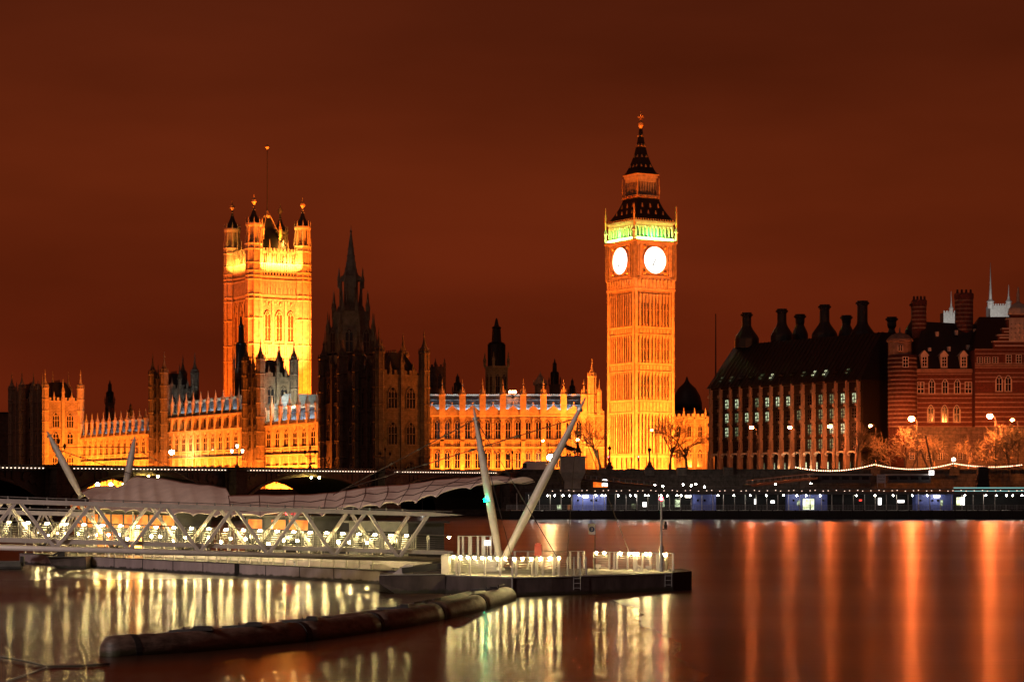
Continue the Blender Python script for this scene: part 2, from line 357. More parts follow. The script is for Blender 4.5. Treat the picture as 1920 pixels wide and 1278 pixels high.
# embankment wall
t = thing('embankment_wall', 'long dark granite river wall of the embankment behind the lit landing pier', 'wall', (0, 461, 0))
def seg_wall(mb, a, b_, z0, z1, th):
    a = Vector((a[0], a[1] - 461, 0)); b_ = Vector((b_[0], b_[1] - 461, 0)); mb.bar(a + Vector((0, 0, (z0 + z1) / 2)), b_ + Vector((0, 0, (z0 + z1) / 2)), th, z1 - z0)
mb = MB(); seg_wall(mb, (-1.5, 460), (60, 446), -1, 8.7, 1.2); seg_wall(mb, (60, 446), (700, 424), -1, 8.7, 1.2); mb.build('wall', 'granite', t)
mb = MB(); seg_wall(mb, (-1.5, 459.9), (60, 445.9), 8.7, 9.55, .7); seg_wall(mb, (60, 445.9), (700, 423.9), 8.7, 9.55, .7); mb.build('parapet', 'granite', t)
mb = MB(); seg_wall(mb, (-1.5, 459.6), (60, 445.6), 9.55, 9.75, 1.0); seg_wall(mb, (60, 445.6), (700, 423.6), 9.55, 9.75, 1.0)
for px in (1060, 1135, 1218, 1278, 1365, 1640, 1788, 1930):
    y = 446 - (PX(px, 446) - 60) * 22 / 640 if px > 1200 else 460 - (PX(px, 452) + 1.5) * 14 / 61.5
    mb.cbox(PX(px, y), y - 461, 8.4, 10.1, 1.0)
mb.build('coping', 'granite', t)

# ================================================================== bridge
BO = Vector((-75, 350, 0)); BD = Vector((24.6, 36, 0)); BL = BD.length; BA = math.atan2(36, 24.6)
t = thing('river_bridge', 'low dark iron arched road bridge with a line of tiny lights along its parapet', 'bridge', tuple(BO), BA)
CROWN, SPR, DTOP = 7.9, 1.2, 8.55
for k in range(-1, 3):                                     # four visible spans
    x0, x1 = k * BL + 2.2, (k + 1) * BL - 2.2; n_ = 28; vs = []; fs = []
    def arch(x): s_ = (x - (x0 + x1) / 2) / ((x1 - x0) / 2); return SPR + (CROWN - SPR) * math.sqrt(max(0, 1 - s_ * s_))
    mb = MB()
    for i in range(n_):
        a, b2 = x0 + (x1 - x0) * i / n_, x0 + (x1 - x0) * (i + 1) / n_
        za, zb = arch(a), arch(b2)
        mb.add([(a, 0, za), (b2, 0, zb), (b2, 0, DTOP), (a, 0, DTOP), (a, 17, za), (b2, 17, zb), (b2, 17, DTOP), (a, 17, DTOP)], [(0, 1, 2, 3), (7, 6, 5, 4), (0, 4, 5, 1)])
        mb.bar((a, -.12, za + .35), (b2, -.12, zb + .35), .3, .55)
    for i in range(5, 24):
        a = x0 + (x1 - x0) * i / n_
        if DTOP - arch(a) > 1.3: mb.box(a - .12, a + .12, -.13, 0, arch(a) + .5, DTOP)
    for i in (1, 2, 3, 25, 26, 27):
        a = x0 + (x1 - x0) * i / n_; mb.tube((a, -.15, (arch(a) + DTOP) / 2 + .6), (a, 0, (arch(a) + DTOP) / 2 + .6), .8, n=12)
    mb.build('arch_span', 'bridge_iron', t)
for k in range(0, 4):
    mb = MB(); mb.box(k * BL - 2.2, k * BL + 2.2, -.3, 17.3, -1, DTOP); mb.box(k * BL - 1.5, k * BL + 1.5, -2.0, -.3, -1, 8.9)
    mb.frus(k * BL, -1.0, -1, 2.6, 2.7, 2.6, 2.3, 1.9); mb.cbox(k * BL, -1.1, 8.9, 9.2, 1.8, 1.2); mb.build('pier', 'granite', t)
mb = MB(); mb.box(-BL, 3 * BL + 4, -.5, 17.5, DTOP, DTOP + .28); mb.build('deck', 'asphalt', t)
mb = MB(); mb.box(-BL, 3 * BL + 4, -.75, -.45, DTOP + .1, DTOP + .34); mb.box(-BL, 3 * BL + 4, -.62, -.4, DTOP + .85, DTOP + 1.0)
for i in range(int(4 * BL / 1.3)):
    x = -BL + i * 1.3; mb.box(x, x + .75, -.55, -.47, DTOP + .34, DTOP + .85)
mb.box(-BL, 3 * BL + 4, 16.9, 17.1, DTOP + .28, DTOP + 1.0); mb.box(-BL, 3 * BL + 4, -.52, -.50, DTOP + .34, DTOP + .85); mb.build('parapet', 'bridge_iron', t)
lm = MB(); lm.cbox(0, 0, -.07, .07, .11, .05); lme = lm.mesh('parapet_lamp', 'parapet_light')
xs = [-30 + i * .86 for i in range(int((3 * BL + 26) / .86))]
xs = [x for x in xs if min(abs(x - k * BL) for k in range(4)) > 2.6]
for x in xs[:100]: put(lme, 'parapet_lamp', t, (x, -.82, DTOP + .42))
mb = MB()
for x in xs[100:]: mb.cbox(x, -.82, DTOP + .35, DTOP + .49, .11, .05)
o = mb.build('parapet_lamp_row', 'parapet_light', t); o['kind'] = 'stuff'
# yellow navigation lamps at the crowns
for k, lab in ((0, 'over the left arch, above the peaked tent'), (1, 'over the second arch, under the long river front')):
    for j, dx in enumerate((-1.15, 1.15)):
        x = (k + .5) * BL + dx; w = loc2w(BO, BA, x, -1.1, 7.75)
        g = thing('navigation_lamp', ('left' if j == 0 else 'right') + ' yellow lamp of the pair ' + lab, 'lamp', tuple(w), 0, 'yellow navigation lamps on the bridge')
        m1 = MB(); m1.box(-.25, .25, -.05, .6, .15, .28); o = m1.build('bracket', 'cast_iron', g); o.location.z = 0
        m1 = MB(); m1.ball((0, 0, 0), .2, 10, 6); o = m1.build('bulb', 'yellow_nav', g); o.location.z = 0
def bridge_lamp(x, label, lit):
    w = loc2w(BO, BA, x, -.9, 9.1)
    g = thing('bridge_lamp', label, 'street lamp', tuple(w), 0, 'triple lanterns on the bridge')
    m1 = MB(); m1.lathe(0, 0, [(.5, 0), (.45, .5), (.2, .8), (.13, 1.4), (.10, 3.0), (.07, 3.9)], 8)
    m1.tube((-.95, 0, 2.7), (.95, 0, 2.7), .06); m1.tube((-.95, 0, 2.7), (-.95, 0, 3.0), .06); m1.tube((.95, 0, 2.7), (.95, 0, 3.0), .06)
    m1.tube((-.9, 0, 2.7), (0, 0, 2.2), .05); m1.tube((.9, 0, 2.7), (0, 0, 2.2), .05); o = m1.build('post', 'cast_iron', g); o.location.z = 0
    for dx, z in ((-.95, 3.0), (.95, 3.0), (0, 3.9)):
        m1 = MB(); m1.lathe(dx, 0, [(.10, z), (.27, z + .5), (.27, z + .55)], 6); l_ = m1.build('lantern', 'vivid_lantern' if lit else 'dark_glass', g); l_.location.z = 0
        m1 = MB(); m1.lathe(dx, 0, [(.30, z + .55), (.12, z + .8), (.03, z + .95)], 6); m1.build('cap', 'cast_iron', l_)
    return g
bridge_lamp(0, 'unlit triple bridge lantern in front of the amber tower at far left', False)
bridge_lamp(BL, 'lit white triple lantern on the bridge pier in front of the river front', True)
bridge_lamp(2 * BL, 'unlit triple bridge lantern before the dark corner block', False)
bridge_lamp(3 * BL + 1, 'unlit triple bridge lantern beside the first tall leaning mast', False)
bridge_lamp(1.47 * BL, 'small unlit bridge lantern near the right end of the golden river front', False)
# the one dazzling street light standing on the terrace
def street_lamp(px, py, d, z0, r, mat, label, arm=1.2, group='street lamps with glowing heads', name='street_lamp'):
    h = PZ(py, d) - z0; g = thing(name, label, 'street lamp', (PX(px, d) + arm, d, z0), 0, group)
    m1 = MB(); m1.tube((0, 0, 0), (0, 0, h * .96), .13, .08, 8); m1.cbox(0, 0, 0, 1.0, .2)
    if arm: m1.path([(0, 0, h * .9), (-arm * .2, 0, h * .985), (-arm * .6, 0, h + .28), (-arm, 0, h + .3)], .06, 6)
    o = m1.build('post', 'cast_iron', g); o.location.z = 0
    m1 = MB(); m1.ball((-arm, 0, h), r, 12, 8, .8); o = m1.build('bulb', mat, g); o.location.z = 0
    m1 = MB(); m1.lathe(-arm, 0, [(r * 1.15, h + r * .65), (r * .9, h + r * 1.05), (.06, h + r * 1.25)], 10); o = m1.build('hood', 'cast_iron', g); o.location.z = 0
    return g
street_lamp(322, 847, 692, 5.6, .9, 'sodium_white', 'dazzling floodlight standing before the middle of the golden river front', 0, name='terrace_lamp')

# ================================================================== long river front
t = thing('palace_river_front', 'long floodlit golden gothic river front with rows of pinnacles', 'building', (WO.x, WO.y, 5.6), WA)
SEC = [(0, 77, 0), (77, 181, 1), (181, WL, 0)]
ZT, Z1, Z2, Z3, ZC, ZC2 = 5.6, 12.2, 15.4, 17.6, 24.5, 29.2
BAY = WL / 34
mb = MB()
mb.box(0, WL, .8, 22, ZT, ZC)                              # body
mb.box(77, 181, .9, 22, ZC, ZC2)
mb.build('wall', 'limestone', t)
mb = MB()
for z, pr, h in ((ZT, .5, 1.0), (Z1, .5, .3), (Z2, .75, .35), (Z3, .4, .3), (ZC - .5, .9, .55)): mb.box(0, WL, .8 - pr, .82, z, z + h)
mb.box(77, 181, -.15, .92, ZC2 - .5, ZC2)
for x0, x1, up in SEC:                                     # parapets
    zc = ZC2 if up else ZC
    mb.box(x0, x1, .3, .62, zc, zc + .7); cren(mb, x0, x1, .28, .6, zc + .7, .5, .5, .55)
mb.build('string_courses', 'limestone_trim', t)
mb = MB()
for i in range(35):
    u = i * BAY; up = 77 - 3 < u < 181 + 1
    mb.box(u - .55, u + .55, .38, .8, ZT, ZC); mb.box(u - .4, u + .4, .1, .38, ZT, Z2)
    if i < 34:
        for f in (.17, .22, .78, .83): mb.box(u + BAY * f - .1, u + BAY * f + .1, .58, .8, ZT + 1, ZC - .5)
        for f in (.30, .5, .70): mb.box(u + BAY * f - .42, u + BAY * f + .42, .45, .8, Z2 + .6, Z3 - .35)   # carved shields
        mb.box(u + BAY * .30, u + BAY * .70, .55, .8, 23.2, 23.9)
        if up:
            for f in (.25, .75): mb.box(u + BAY * f - .14, u + BAY * f + .14, .45, .9, ZC + .3, ZC2 - .5)
mb.build('buttresses', 'limestone_trim', t)
mb = MB()
pin_me = {}
for i in range(35):                                        # buttress pinnacles: each a part
    u = i * BAY; up = 77 - 3 < u < 181 + 1; key = up
    if key not in pin_me:
        p = MB(); b0 = ZC - ZC; top = (ZC2 - ZC + 4.2) if up else 5.3
        p.cbox(0, 0, 0, top - .8, .5, .45); p.cbox(0, 0, top * .5, top * .5 + .3, .62, .55)
        pinnacle(p, 0, 0, top - .8, top, top + 3.6, .48); pin_me[key] = p.mesh('pinnacle', 'limestone_trim')
    put(pin_me[key], 'pinnacle', t, (u, .35, ZC))
wm = gothic_window(3.2, 5.4, 2, depth=.1).mesh('window', ['limestone_trim', 'dark_glass'])
wm2 = gothic_window(2.7, 4.6, 2, depth=.1).mesh('window', ['limestone_trim', 'dark_glass'])
wm3 = gothic_window(3.7, 3.5, 2, transom=False, depth=.1).mesh('window', ['limestone_trim', 'dark_glass'])
for i in range(34):
    u = (i + .5) * BAY
    put(wm, 'window', t, (u, .77, 17.9)); put(wm2, 'window', t, (u, .77, 7.0))
    if 77 < u < 181: put(wm3, 'window', t, (u, .87, ZC + .8))
for x0, x1, up in SEC:                                     # lead roof with cresting, one per section
    zc = (ZC2 if up else ZC) + .4; rg = zc + 4.6; mb = MB()
    mb.add([(x0, 2.2, zc), (x1, 2.2, zc), (x1, 6.5, rg), (x0, 6.5, rg), (x0, 22, zc), (x1, 22, zc), (x1, 18, rg), (x0, 18, rg)],
           [(0, 1, 2, 3), (3, 2, 6, 7), (7, 6, 5, 4), (1, 5, 6, 2), (0, 3, 7, 4)])
    for i in range(int((x1 - x0) / 1.6)): mb.bar((x0 + i * 1.6 + .8, 2.2, zc + .05), (x0 + i * 1.6 + .8, 6.5, rg + .05), .12, .12)
    mb.build('roof', 'lead_roof', t)
    mb = MB(); mb.box(x0, x1, 6.4, 6.6, rg, rg + .35)
    for i in range(int((x1 - x0) / .9)): mb.box(x0 + i * .9, x0 + i * .9 + .4, 6.42, 6.58, rg + .35, rg + .8)
    mb.build('ridge_cresting', 'limestone_trim', t)
GOLD = (1.0, .185, .016)
for k in range(6):                                         # terrace floodlight troughs
    u = WL * (k + .5) / 6
    area('terrace_floodlight', wing(u, -4.6, 5.9), wing(u, .5, 13), WL / 6, .4, 52000 * (1.35 if k == 5 else (1.15 if k != 2 else .8)), GOLD)
COOL = (.85, .95, 1.0)
area('roof_floodlight', wing(38, 1.7, ZC + .9), wing(38, 7, ZC + 5), 76, .3, 2400, COOL)
area('roof_floodlight', wing(129, 1.7, ZC2 + .9), wing(129, 7, ZC2 + 5), 100, .3, 6000, COOL)
area('roof_floodlight', wing(204, 1.7, ZC + .9), wing(204, 7, ZC + 5), 44, .3, 4500, COOL)
area('cornice_floodlight', wing(129, -1.2, ZC - .2), wing(129, 1.3, ZC + 5), 100, .3, 1500, GOLD)
area('cornice_floodlight', wing(38, -1.6, ZC - .2), wing(38, .5, ZC + 4), 70, .3, 700, GOLD)
area('cornice_floodlight', wing(204, -1.6, ZC - .2), wing(204, .5, ZC + 4), 44, .3, 500, GOLD)

# ------------------------------------------------------------------ square towers with four corner turrets
def square_tower(name, label, org, rz, su, sv, z0, zp, zt, ztip, r, rows, cols, mats=('limestone', 'limestone_trim'), roofh=5.0, group=None, colsv=None, mid=True, wall_w=None):
    """walls, string courses, corner turrets (each a part), steep slate roof, windows on the two faces seen; org = front-left corner"""
    t = thing(name, label, 'tower', (org.x, org.y, z0), rz, group)
    mb = MB(); mb.box(0, su, 0, sv, z0, zp); mb.build('wall', mats[0], t)
    mb = MB(); pr = .3
    for za, zb in rows + [(zp - .5, zp)]:
        for z in ((za - .9) if zb - za > 1 else za,): mb.box(-pr, su + pr, -pr, sv + pr, z, z + .4)
    cren(mb, 0, su, -.2, .25, zp, 1.1, .8, .7); mb.M = Matrix.Translation((su, 0, 0)) @ Matrix.Rotation(R(90), 4, 'Z'); cren(mb, 0, sv, -.2, .25, zp, 1.1, .8, .7); mb.M = None
    mb.M = Matrix.Translation((0, sv, 0)) @ Matrix.Rotation(R(-90), 4, 'Z'); cren(mb, 0, sv, -.2, .25, zp, 1.1, .8, .7); mb.M = None
    if mid:
        pinnacle(mb, su / 2, -.1, z0, zp + 3, zp + 8, .5); pinnacle(mb, su + .1, sv / 2, z0, zp + 3, zp + 8, .5)
        for q_ in (.25, .75): pinnacle(mb, su * q_, 0, zp, zp + 1.2, zp + 3.4, .3); pinnacle(mb, su, sv * q_, zp, zp + 1.2, zp + 3.4, .3)
    mb.build('battlements', mats[1], t)
    p = MB(); turret(p, 0, 0, 0, zt - z0, ztip - z0, r); pm = p.mesh('corner_turret', mats[1])
    for cx, cy in ((0, 0), (su, 0), (su, sv), (0, sv)): put(pm, 'corner_turret', t, (cx, cy, z0))
    if roofh:
        mb = MB(); mb.frus(su / 2, sv / 2, zp - .2, zp + roofh, su / 2 - .8, sv / 2 - .8, su * .25, sv * .16)
        for i in range(6): mb.box(su * .27 + i * su * .09, su * .27 + i * su * .09 + .2, sv / 2 - .1, sv / 2 + .1, zp + roofh, zp + roofh + .9)
        mb.build('roof', 'slate', t)
    cache = {}
    for face, L_, nc in (('f', su, cols), ('r', sv, colsv or cols)):
        for za, zb in rows:
            if zb - za < 1: continue
            w_ = wall_w or min(L_ / nc * .4, (zb - za) * .5)
            if (w_, za) not in cache: cache[(w_, za)] = gothic_window(w_, zb - za, 2 if w_ < 2.5 else 3).mesh('window', [mats[1], 'dark_glass'])
            for i in range(nc):
                c_ = L_ * (i + .5) / nc * .8 + L_ * .1
                if mid and abs(c_ - L_ / 2) < .6: continue
                if face == 'f': put(cache[(w_, za)], 'window', t, (c_, -.03, za))
                else: put(cache[(w_, za)], 'window', t, (su + .03, c_, za), R(90))
    return t
# river-front towers (their front corner stands in the wing's own grid)
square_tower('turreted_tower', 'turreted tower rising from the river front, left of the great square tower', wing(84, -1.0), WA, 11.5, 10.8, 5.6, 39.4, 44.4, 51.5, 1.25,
             [(31.0, 36.5), (24.9, 28.5), (17.9, 23.2), (7, 12)], 2, mats=('shaded_stone', 'shaded_stone'), group='turreted towers of the river front')
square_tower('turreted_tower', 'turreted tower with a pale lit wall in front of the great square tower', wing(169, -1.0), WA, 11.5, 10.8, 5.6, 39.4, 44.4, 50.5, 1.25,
             [(31.0, 36.5), (24.9, 28.5), (17.9, 23.2), (7, 12)], 2, mats=('shaded_stone', 'shaded_stone'), group='turreted towers of the river front')
for u in (84, 169):
    area('roof_lamp', wing(u + 20, 7, 30), wing(u + 11.5, 6, 36), 8, .5, 3000, (1, .93, .66))
spot('roof_lamp', wing(98, -6, 28), wing(94, 0, 42), 2500, GOLD, 60); spot('roof_lamp', wing(183, -6, 27), wing(179, 0, 40), 2500, GOLD, 60)
# left end pavilion (amber) and its dark neighbour
square_tower('turreted_tower', 'amber turreted end tower at the far left of the river front', wing(-16, -13), WA, 15, 13.5, 5.6, 38.5, 43, 50, 1.2,
             [(28.5, 34.0), (22.3, 27), (12.5, 18.5)], 2, group='turreted towers of the river front', roofh=7)
area('terrace_floodlight', wing(24, -8, 7), wing(-1, -7, 20), 14, .5, 14000, (1, .25, .018))
square_tower('turreted_tower', 'dark turreted tower at the left edge of the picture', wing(-42, -14), WA, 14, 12, 5.6, 39, 44, 51, 1.3,
             [(28.5, 34.0), (12.5, 18.5)], 2, group='turreted towers of the river front', roofh=7)
spot('roof_lamp', wing(-22, -2, 24), wing(-28, -4, 34), 1500, (1, .95, .75), 50)
# northern end: two dark towers joined by a lower link
nb = wing(WL + .2, -.6)
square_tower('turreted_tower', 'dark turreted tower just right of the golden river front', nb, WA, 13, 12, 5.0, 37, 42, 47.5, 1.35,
             [(29.5, 35), (19, 25), (9, 14)], 2, mats=('unlit_stone', 'unlit_stone'), group='turreted towers of the river front', roofh=6)
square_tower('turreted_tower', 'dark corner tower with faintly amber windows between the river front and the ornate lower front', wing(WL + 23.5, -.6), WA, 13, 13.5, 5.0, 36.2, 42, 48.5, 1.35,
             [(27.2, 32.8), (17.5, 23.5), (7.5, 13)], 2, mats=('shaded_stone', 'shaded_stone'), group='turreted towers of the river front', roofh=6)
t = thing('dark_link_range', 'dark low range joining the two dark towers', 'building', (wing(WL + 13, 0).x, wing(WL + 13, 0).y, 5.0), WA)
mb = MB(); mb.box(0, 10.8, .5, 14, 5, 27.5); mb.build('wall', 'unlit_stone', t)
mb = MB(); cren(mb, 0, 10.8, .3, .8, 27.5, 1, .8, .6); mb.box(0, 10.8, .2, .5, 25, 25.4); mb.box(0, 10.8, .2, .5, 16, 16.4)
for i in range(3): pinnacle(mb, 1.8 + i * 3.6, .4, 5, 28.8, 32, .4)
mb.build('battlements', 'unlit_stone', t)
for i in range(2):
    for z in (18, 8): put(wm2, 'window', t, (3.6 + i * 3.6, .47, z))
spot('street_glow', wing(WL + 62, 3, 12), wing(WL + 37, 4, 24), 7000, (1, .30, .05), 60)
# pale lit tower seen through the gap
gt = P(645, 760, 640)
square_tower('turreted_tower', 'pale lit tower wall glimpsed through the gap between the dark towers', Vector((PX(640, 650), 650, 0)), R(-3), 8.5, 8.5, 8.6, 37.5, 39.5, 44, .8,
             [(27, 35)], 2, group='turreted towers of the river front', roofh=0)
spot('roof_lamp', (PX(655, 630), 632, 26), (PX(662, 650), 650, 33), 5200, (1, .96, .74), 60)

# ================================================================== great square tower
VA = R(31); VC = Vector((PX(475, 787), 787, GZ)); VS = 20.6
t = thing('great_square_tower', 'great square floodlit tower with four tall corner turrets and a flagstaff', 'tower', tuple(VC), VA)
def vz(py): return PZ(py, 797)
zP = vz(472)
mb = MB(); mb.box(0, VS, 0, VS, GZ, vz(497)); mb.box(1.2, VS - 1.2, 1.2, VS - 1.2, vz(497), zP - 1); mb.build('wall', 'limestone', t)
mb = MB()
for py in (497, 512, 521, 528, 556, 564, 648, 668, 676, 740): mb.box(-.45, VS + .45, -.45, VS + .45, vz(py) - .35, vz(py) + .15)
def vribs(mb, n_, z0, z1, pr, w):
    for i in range(n_ + 1):
        x = 2.6 + (VS - 5.2) * i / n_
        mb.box(x - w, x + w, -pr, .02, z0, z1); mb.box(-pr, .02, x - w, x + w, z0, z1)
vribs(mb, 24, vz(556), vz(530), .3, .16); vribs(mb, 18, vz(512), vz(498), .3, .2)
vribs(mb, 12, vz(740), vz(650), .25, .14); vribs(mb, 18, vz(667), vz(650), .35, .3)
for x in (2.9, VS - 2.9): mb.box(x - .14, x + .14, -.25, .02, vz(650), vz(556)); mb.box(-.25, .02, x - .14, x + .14, vz(650), vz(556))
for x in (VS / 2 - 2.55, VS / 2 + 2.55, VS / 2 - 6.9, VS / 2 + 6.9): mb.box(x - .4, x + .45, -.55, .02, vz(650), vz(566)); mb.box(-.55, .02, x - .45, x + .45, vz(650), vz(566))
for j in range(8):                                         # panel transoms either side of the windows
    z = vz(645) + j * 2.3
    mb.box(2.2, 3.4, -.15, .02, z, z + .18); mb.box(VS - 3.4, VS - 2.2, -.15, .02, z, z + .18); mb.box(-.15, .02, 2.2, 3.4, z, z + .18); mb.box(-.15, .02, VS - 3.4, VS - 2.2, z, z + .18)
for i in range(12):                                        # zigzag of canopies over the windows
    x = 3.9 + i * 1.1; mb.box(x, x + .55, -.5, .02, vz(576) + (i % 2) * .9, vz(576) + (i % 2) * .9 + 1.0); mb.box(-.5, .02, x, x + .55, vz(576) + (i % 2) * .9, vz(576) + (i % 2) * .9 + 1.0)
mb.build('string_courses', 'limestone_trim', t)
mb = MB()                                                  # pierced parapet
for f in (0, 1):
    mb.M = Matrix.Identity(4) if f == 0 else Matrix.Translation((0, VS, 0)) @ Matrix.Rotation(R(-90), 4, 'Z')
    mb.box(2, VS - 2, .1, .5, vz(478), vz(473)); cren(mb, 2.6, VS - 2.6, .05, .5, vz(473), .9, .7, .6)
    for i in range(20): x = 2.4 + i * .82; mb.box(x, x + .2, .15, .45, vz(496), vz(478))
    for i in range(7): pinnacle(mb, 3.4 + i * 2.3, -.1, vz(498), vz(486), vz(474), .3)
    for q_ in (.32, .5, .68): pinnacle(mb, VS * q_, -.1, vz(502), vz(478), vz(452), .3)
mb.M = None
mb.build('parapet', 'limestone_trim', t)
wv = gothic_window(2.7, vz(586) - vz(641), 2, depth=.5).mesh('window', ['limestone_trim', 'dark_glass'])
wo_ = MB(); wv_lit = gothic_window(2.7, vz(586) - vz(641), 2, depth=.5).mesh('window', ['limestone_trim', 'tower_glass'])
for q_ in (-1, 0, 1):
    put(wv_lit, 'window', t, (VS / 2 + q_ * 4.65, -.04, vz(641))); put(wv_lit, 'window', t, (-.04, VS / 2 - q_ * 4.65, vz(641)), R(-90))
ws = gothic_window(.85, vz(540) - vz(554), 1, transom=False).mesh('slot_window', ['limestone_trim', 'dark_glass'])
for g in (-1, 0, 1):
    for i in range(4): put(ws, 'slot_window', t, (VS / 2 + g * 5.2 + (i - 1.5) * 1.1, -.04, vz(554)))
    for i in range(4): put(ws, 'slot_window', t, (-.04, VS / 2 + g * 5.2 + (i - 1.5) * 1.1, vz(554)), R(-90))
ws2 = gothic_window(.9, vz(515 - 8) - vz(518), 1, transom=False).mesh('slot_window', ['limestone_trim', 'dark_glass'])
for i in range(12): put(ws2, 'slot_window', t, (3.8 + i * 1.18, -.04, vz(519)))
p = MB(); H0, H1, H2 = vz(425) - GZ, vz(375) - GZ, vz(462) - GZ; r = 2.85
p.lathe(0, 0, [(r, 0), (r, H2)], 8)
for i in range(8):
    a = math.pi / 8 + i * math.pi / 4; p.lathe(r * math.cos(a), r * math.sin(a), [(.36, 0), (.36, H2)], 4)
for py in (740, 676, 648, 600, 564, 556, 528, 521, 512, 497, 472, 462): p.lathe(0, 0, [(r, vz(py) - GZ - .5), (r * 1.16, vz(py) - GZ - .1), (r * 1.16, vz(py) - GZ + .15), (r, vz(py) - GZ + .4)], 8)
for i in range(8):                                         # open lantern stage of eight shafts
    a = math.pi / 8 + i * math.pi / 4; p.lathe(r * .9 * math.cos(a), r * .9 * math.sin(a), [(.34, H2), (.30, H0)], 6)
    p.frus(r * 1.05 * math.cos(a), r * 1.05 * math.sin(a), H2, H2 + 3.2, .28, .28, .04, .04)
    p.frus(r * 1.0 * math.cos(a), r * 1.0 * math.sin(a), H0, H0 + 2.2, .24, .24, .04, .04)
p.lathe(0, 0, [(r * .55, H2), (r * .55, H0)], 8)
p.lathe(0, 0, [(r * 1.02, H0 - 1.2), (r * 1.1, H0 - .6), (r * 1.1, H0), (r * .9, H0 + .4)], 8)
p.m = 1; p.lathe(0, 0, [(r * .85, H0 + .3), (r * .72, H0 + 1.2), (r * .38, H0 + 3.2), (r * .14, H0 + 5.2), (.16, H0 + 7.4)], 8)
p.m = 0
for k_, (z, rr) in enumerate(((H0 + 5.2, .5), (H0 + 6.1, .42), (H0 + 6.9, .36))): p.ball((0, 0, z), rr, 8, 4, .5)
p.m = 2; p.lathe(0, 0, [(.2, H0 + 6.9), (1.0, H0 + 8.0), (.8, H0 + 8.8), (.2, H0 + 9.2), (.08, H1 + .9)], 8)
ct = p.mesh('corner_turret', ['limestone_trim', 'slate', 'gilding'])
for cx, cy in ((.4, .4), (VS - .4, .4), (VS - .4, VS - .4), (.4, VS - .4)): put(ct, 'corner_turret', t, (cx, cy, GZ))
mb = MB(); mb.frus(VS / 2, VS / 2, zP - 1, vz(425), 6.8, 6.8, 1.6, 1.6); mb.frus(VS / 2, VS / 2, vz(425), vz(405), 1.7, 1.7, .9, .9)
for i in range(9):
    for sx in (-1, 1): mb.cbox(VS / 2 + sx * (6.7 - i * .56), VS / 2 - (6.7 - i * .56), zP - .6 + i * 1.05, zP + .4 + i * 1.05, .22)
mb.build('roof', 'slate', t)
mb = MB(); mb.lathe(VS / 2, VS / 2, [(.9, vz(408)), (1.3, vz(402)), (.6, vz(396)), (.3, vz(392))], 8)
for i in range(4):
    a = i * math.pi / 2 + .78; mb.tube((VS / 2 + 5 * math.cos(a), VS / 2 + 5 * math.sin(a), vz(440)), (VS / 2 + .8 * math.cos(a), VS / 2 + .8 * math.sin(a), vz(398)), .22, .15)
    pinnacle(mb, VS / 2 + 5 * math.cos(a), VS / 2 + 5 * math.sin(a), zP - 1, vz(430), vz(410), .5)
mb.build('crown', 'gilding', t)
mb = MB(); mb.tube((VS / 2, VS / 2, vz(395)), (VS / 2, VS / 2, vz(275)), .26, .12, 8); fp = mb.build('flagstaff', 'cable_steel', t)
mb = MB(); mb.lathe(VS / 2, VS / 2, [(.1, vz(277)), (.8, vz(273)), (.7, vz(271)), (.1, vz(267))], 8); mb.build('finial', 'gilding', fp)
def vloc(u, v, z): return loc2w(VC, VA, u, v, z)
AMB = (1.0, .135, .007)
spot('tower_floodlight', vloc(VS / 2 + 3, -36, 30), vloc(VS / 2, 0, 56), 700000, (1, .18, .011), 85, .5, 1); spot('tower_floodlight', vloc(VS / 2, -30, 34), vloc(VS / 2, 0, 62), 1200000, (1, .28, .06), 44, 1, 1)
spot('tower_floodlight', vloc(VS / 2 - 2, -60, 30), vloc(VS / 2, 0, 86), 640000, AMB, 45, .7, 1)
spot('tower_floodlight', vloc(-42, VS / 2, 30), vloc(0, VS / 2, 70), 330000, AMB, 85, .6, 1)
spot('tower_floodlight', vloc(-40, VS / 2, 30), vloc(0, VS / 2, 96), 160000, AMB, 40, .6, 1)
area('parapet_floodlight', vloc(VS / 2, -2.6, vz(503)), vloc(VS / 2, 1.0, vz(484)), 14.5, .3, 11000, (1, .42, .07))
area('parapet_floodlight', vloc(-2.6, VS / 2, vz(503)), vloc(1.0, VS / 2, vz(484)), 14.5, .3, 5500, (1, .4, .06))
point('parapet_floodlight', vloc(6, 6, vz(455)), 5000, (1, .4, .05), .6); point('parapet_floodlight', vloc(15.5, 5, vz(452)), 7000, (1, .36, .05), .6)
spot('tower_floodlight', vloc(VS / 2, -62, 30), vloc(VS / 2, 0, vz(402)), 420000, (1, .24, .03), 24, .5, 1)
spot('staff_floodlight', vloc(VS / 2 - 3, 3, vz(462)), vloc(VS / 2, VS / 2, vz(375)), 22000, (1, .32, .06), 40)

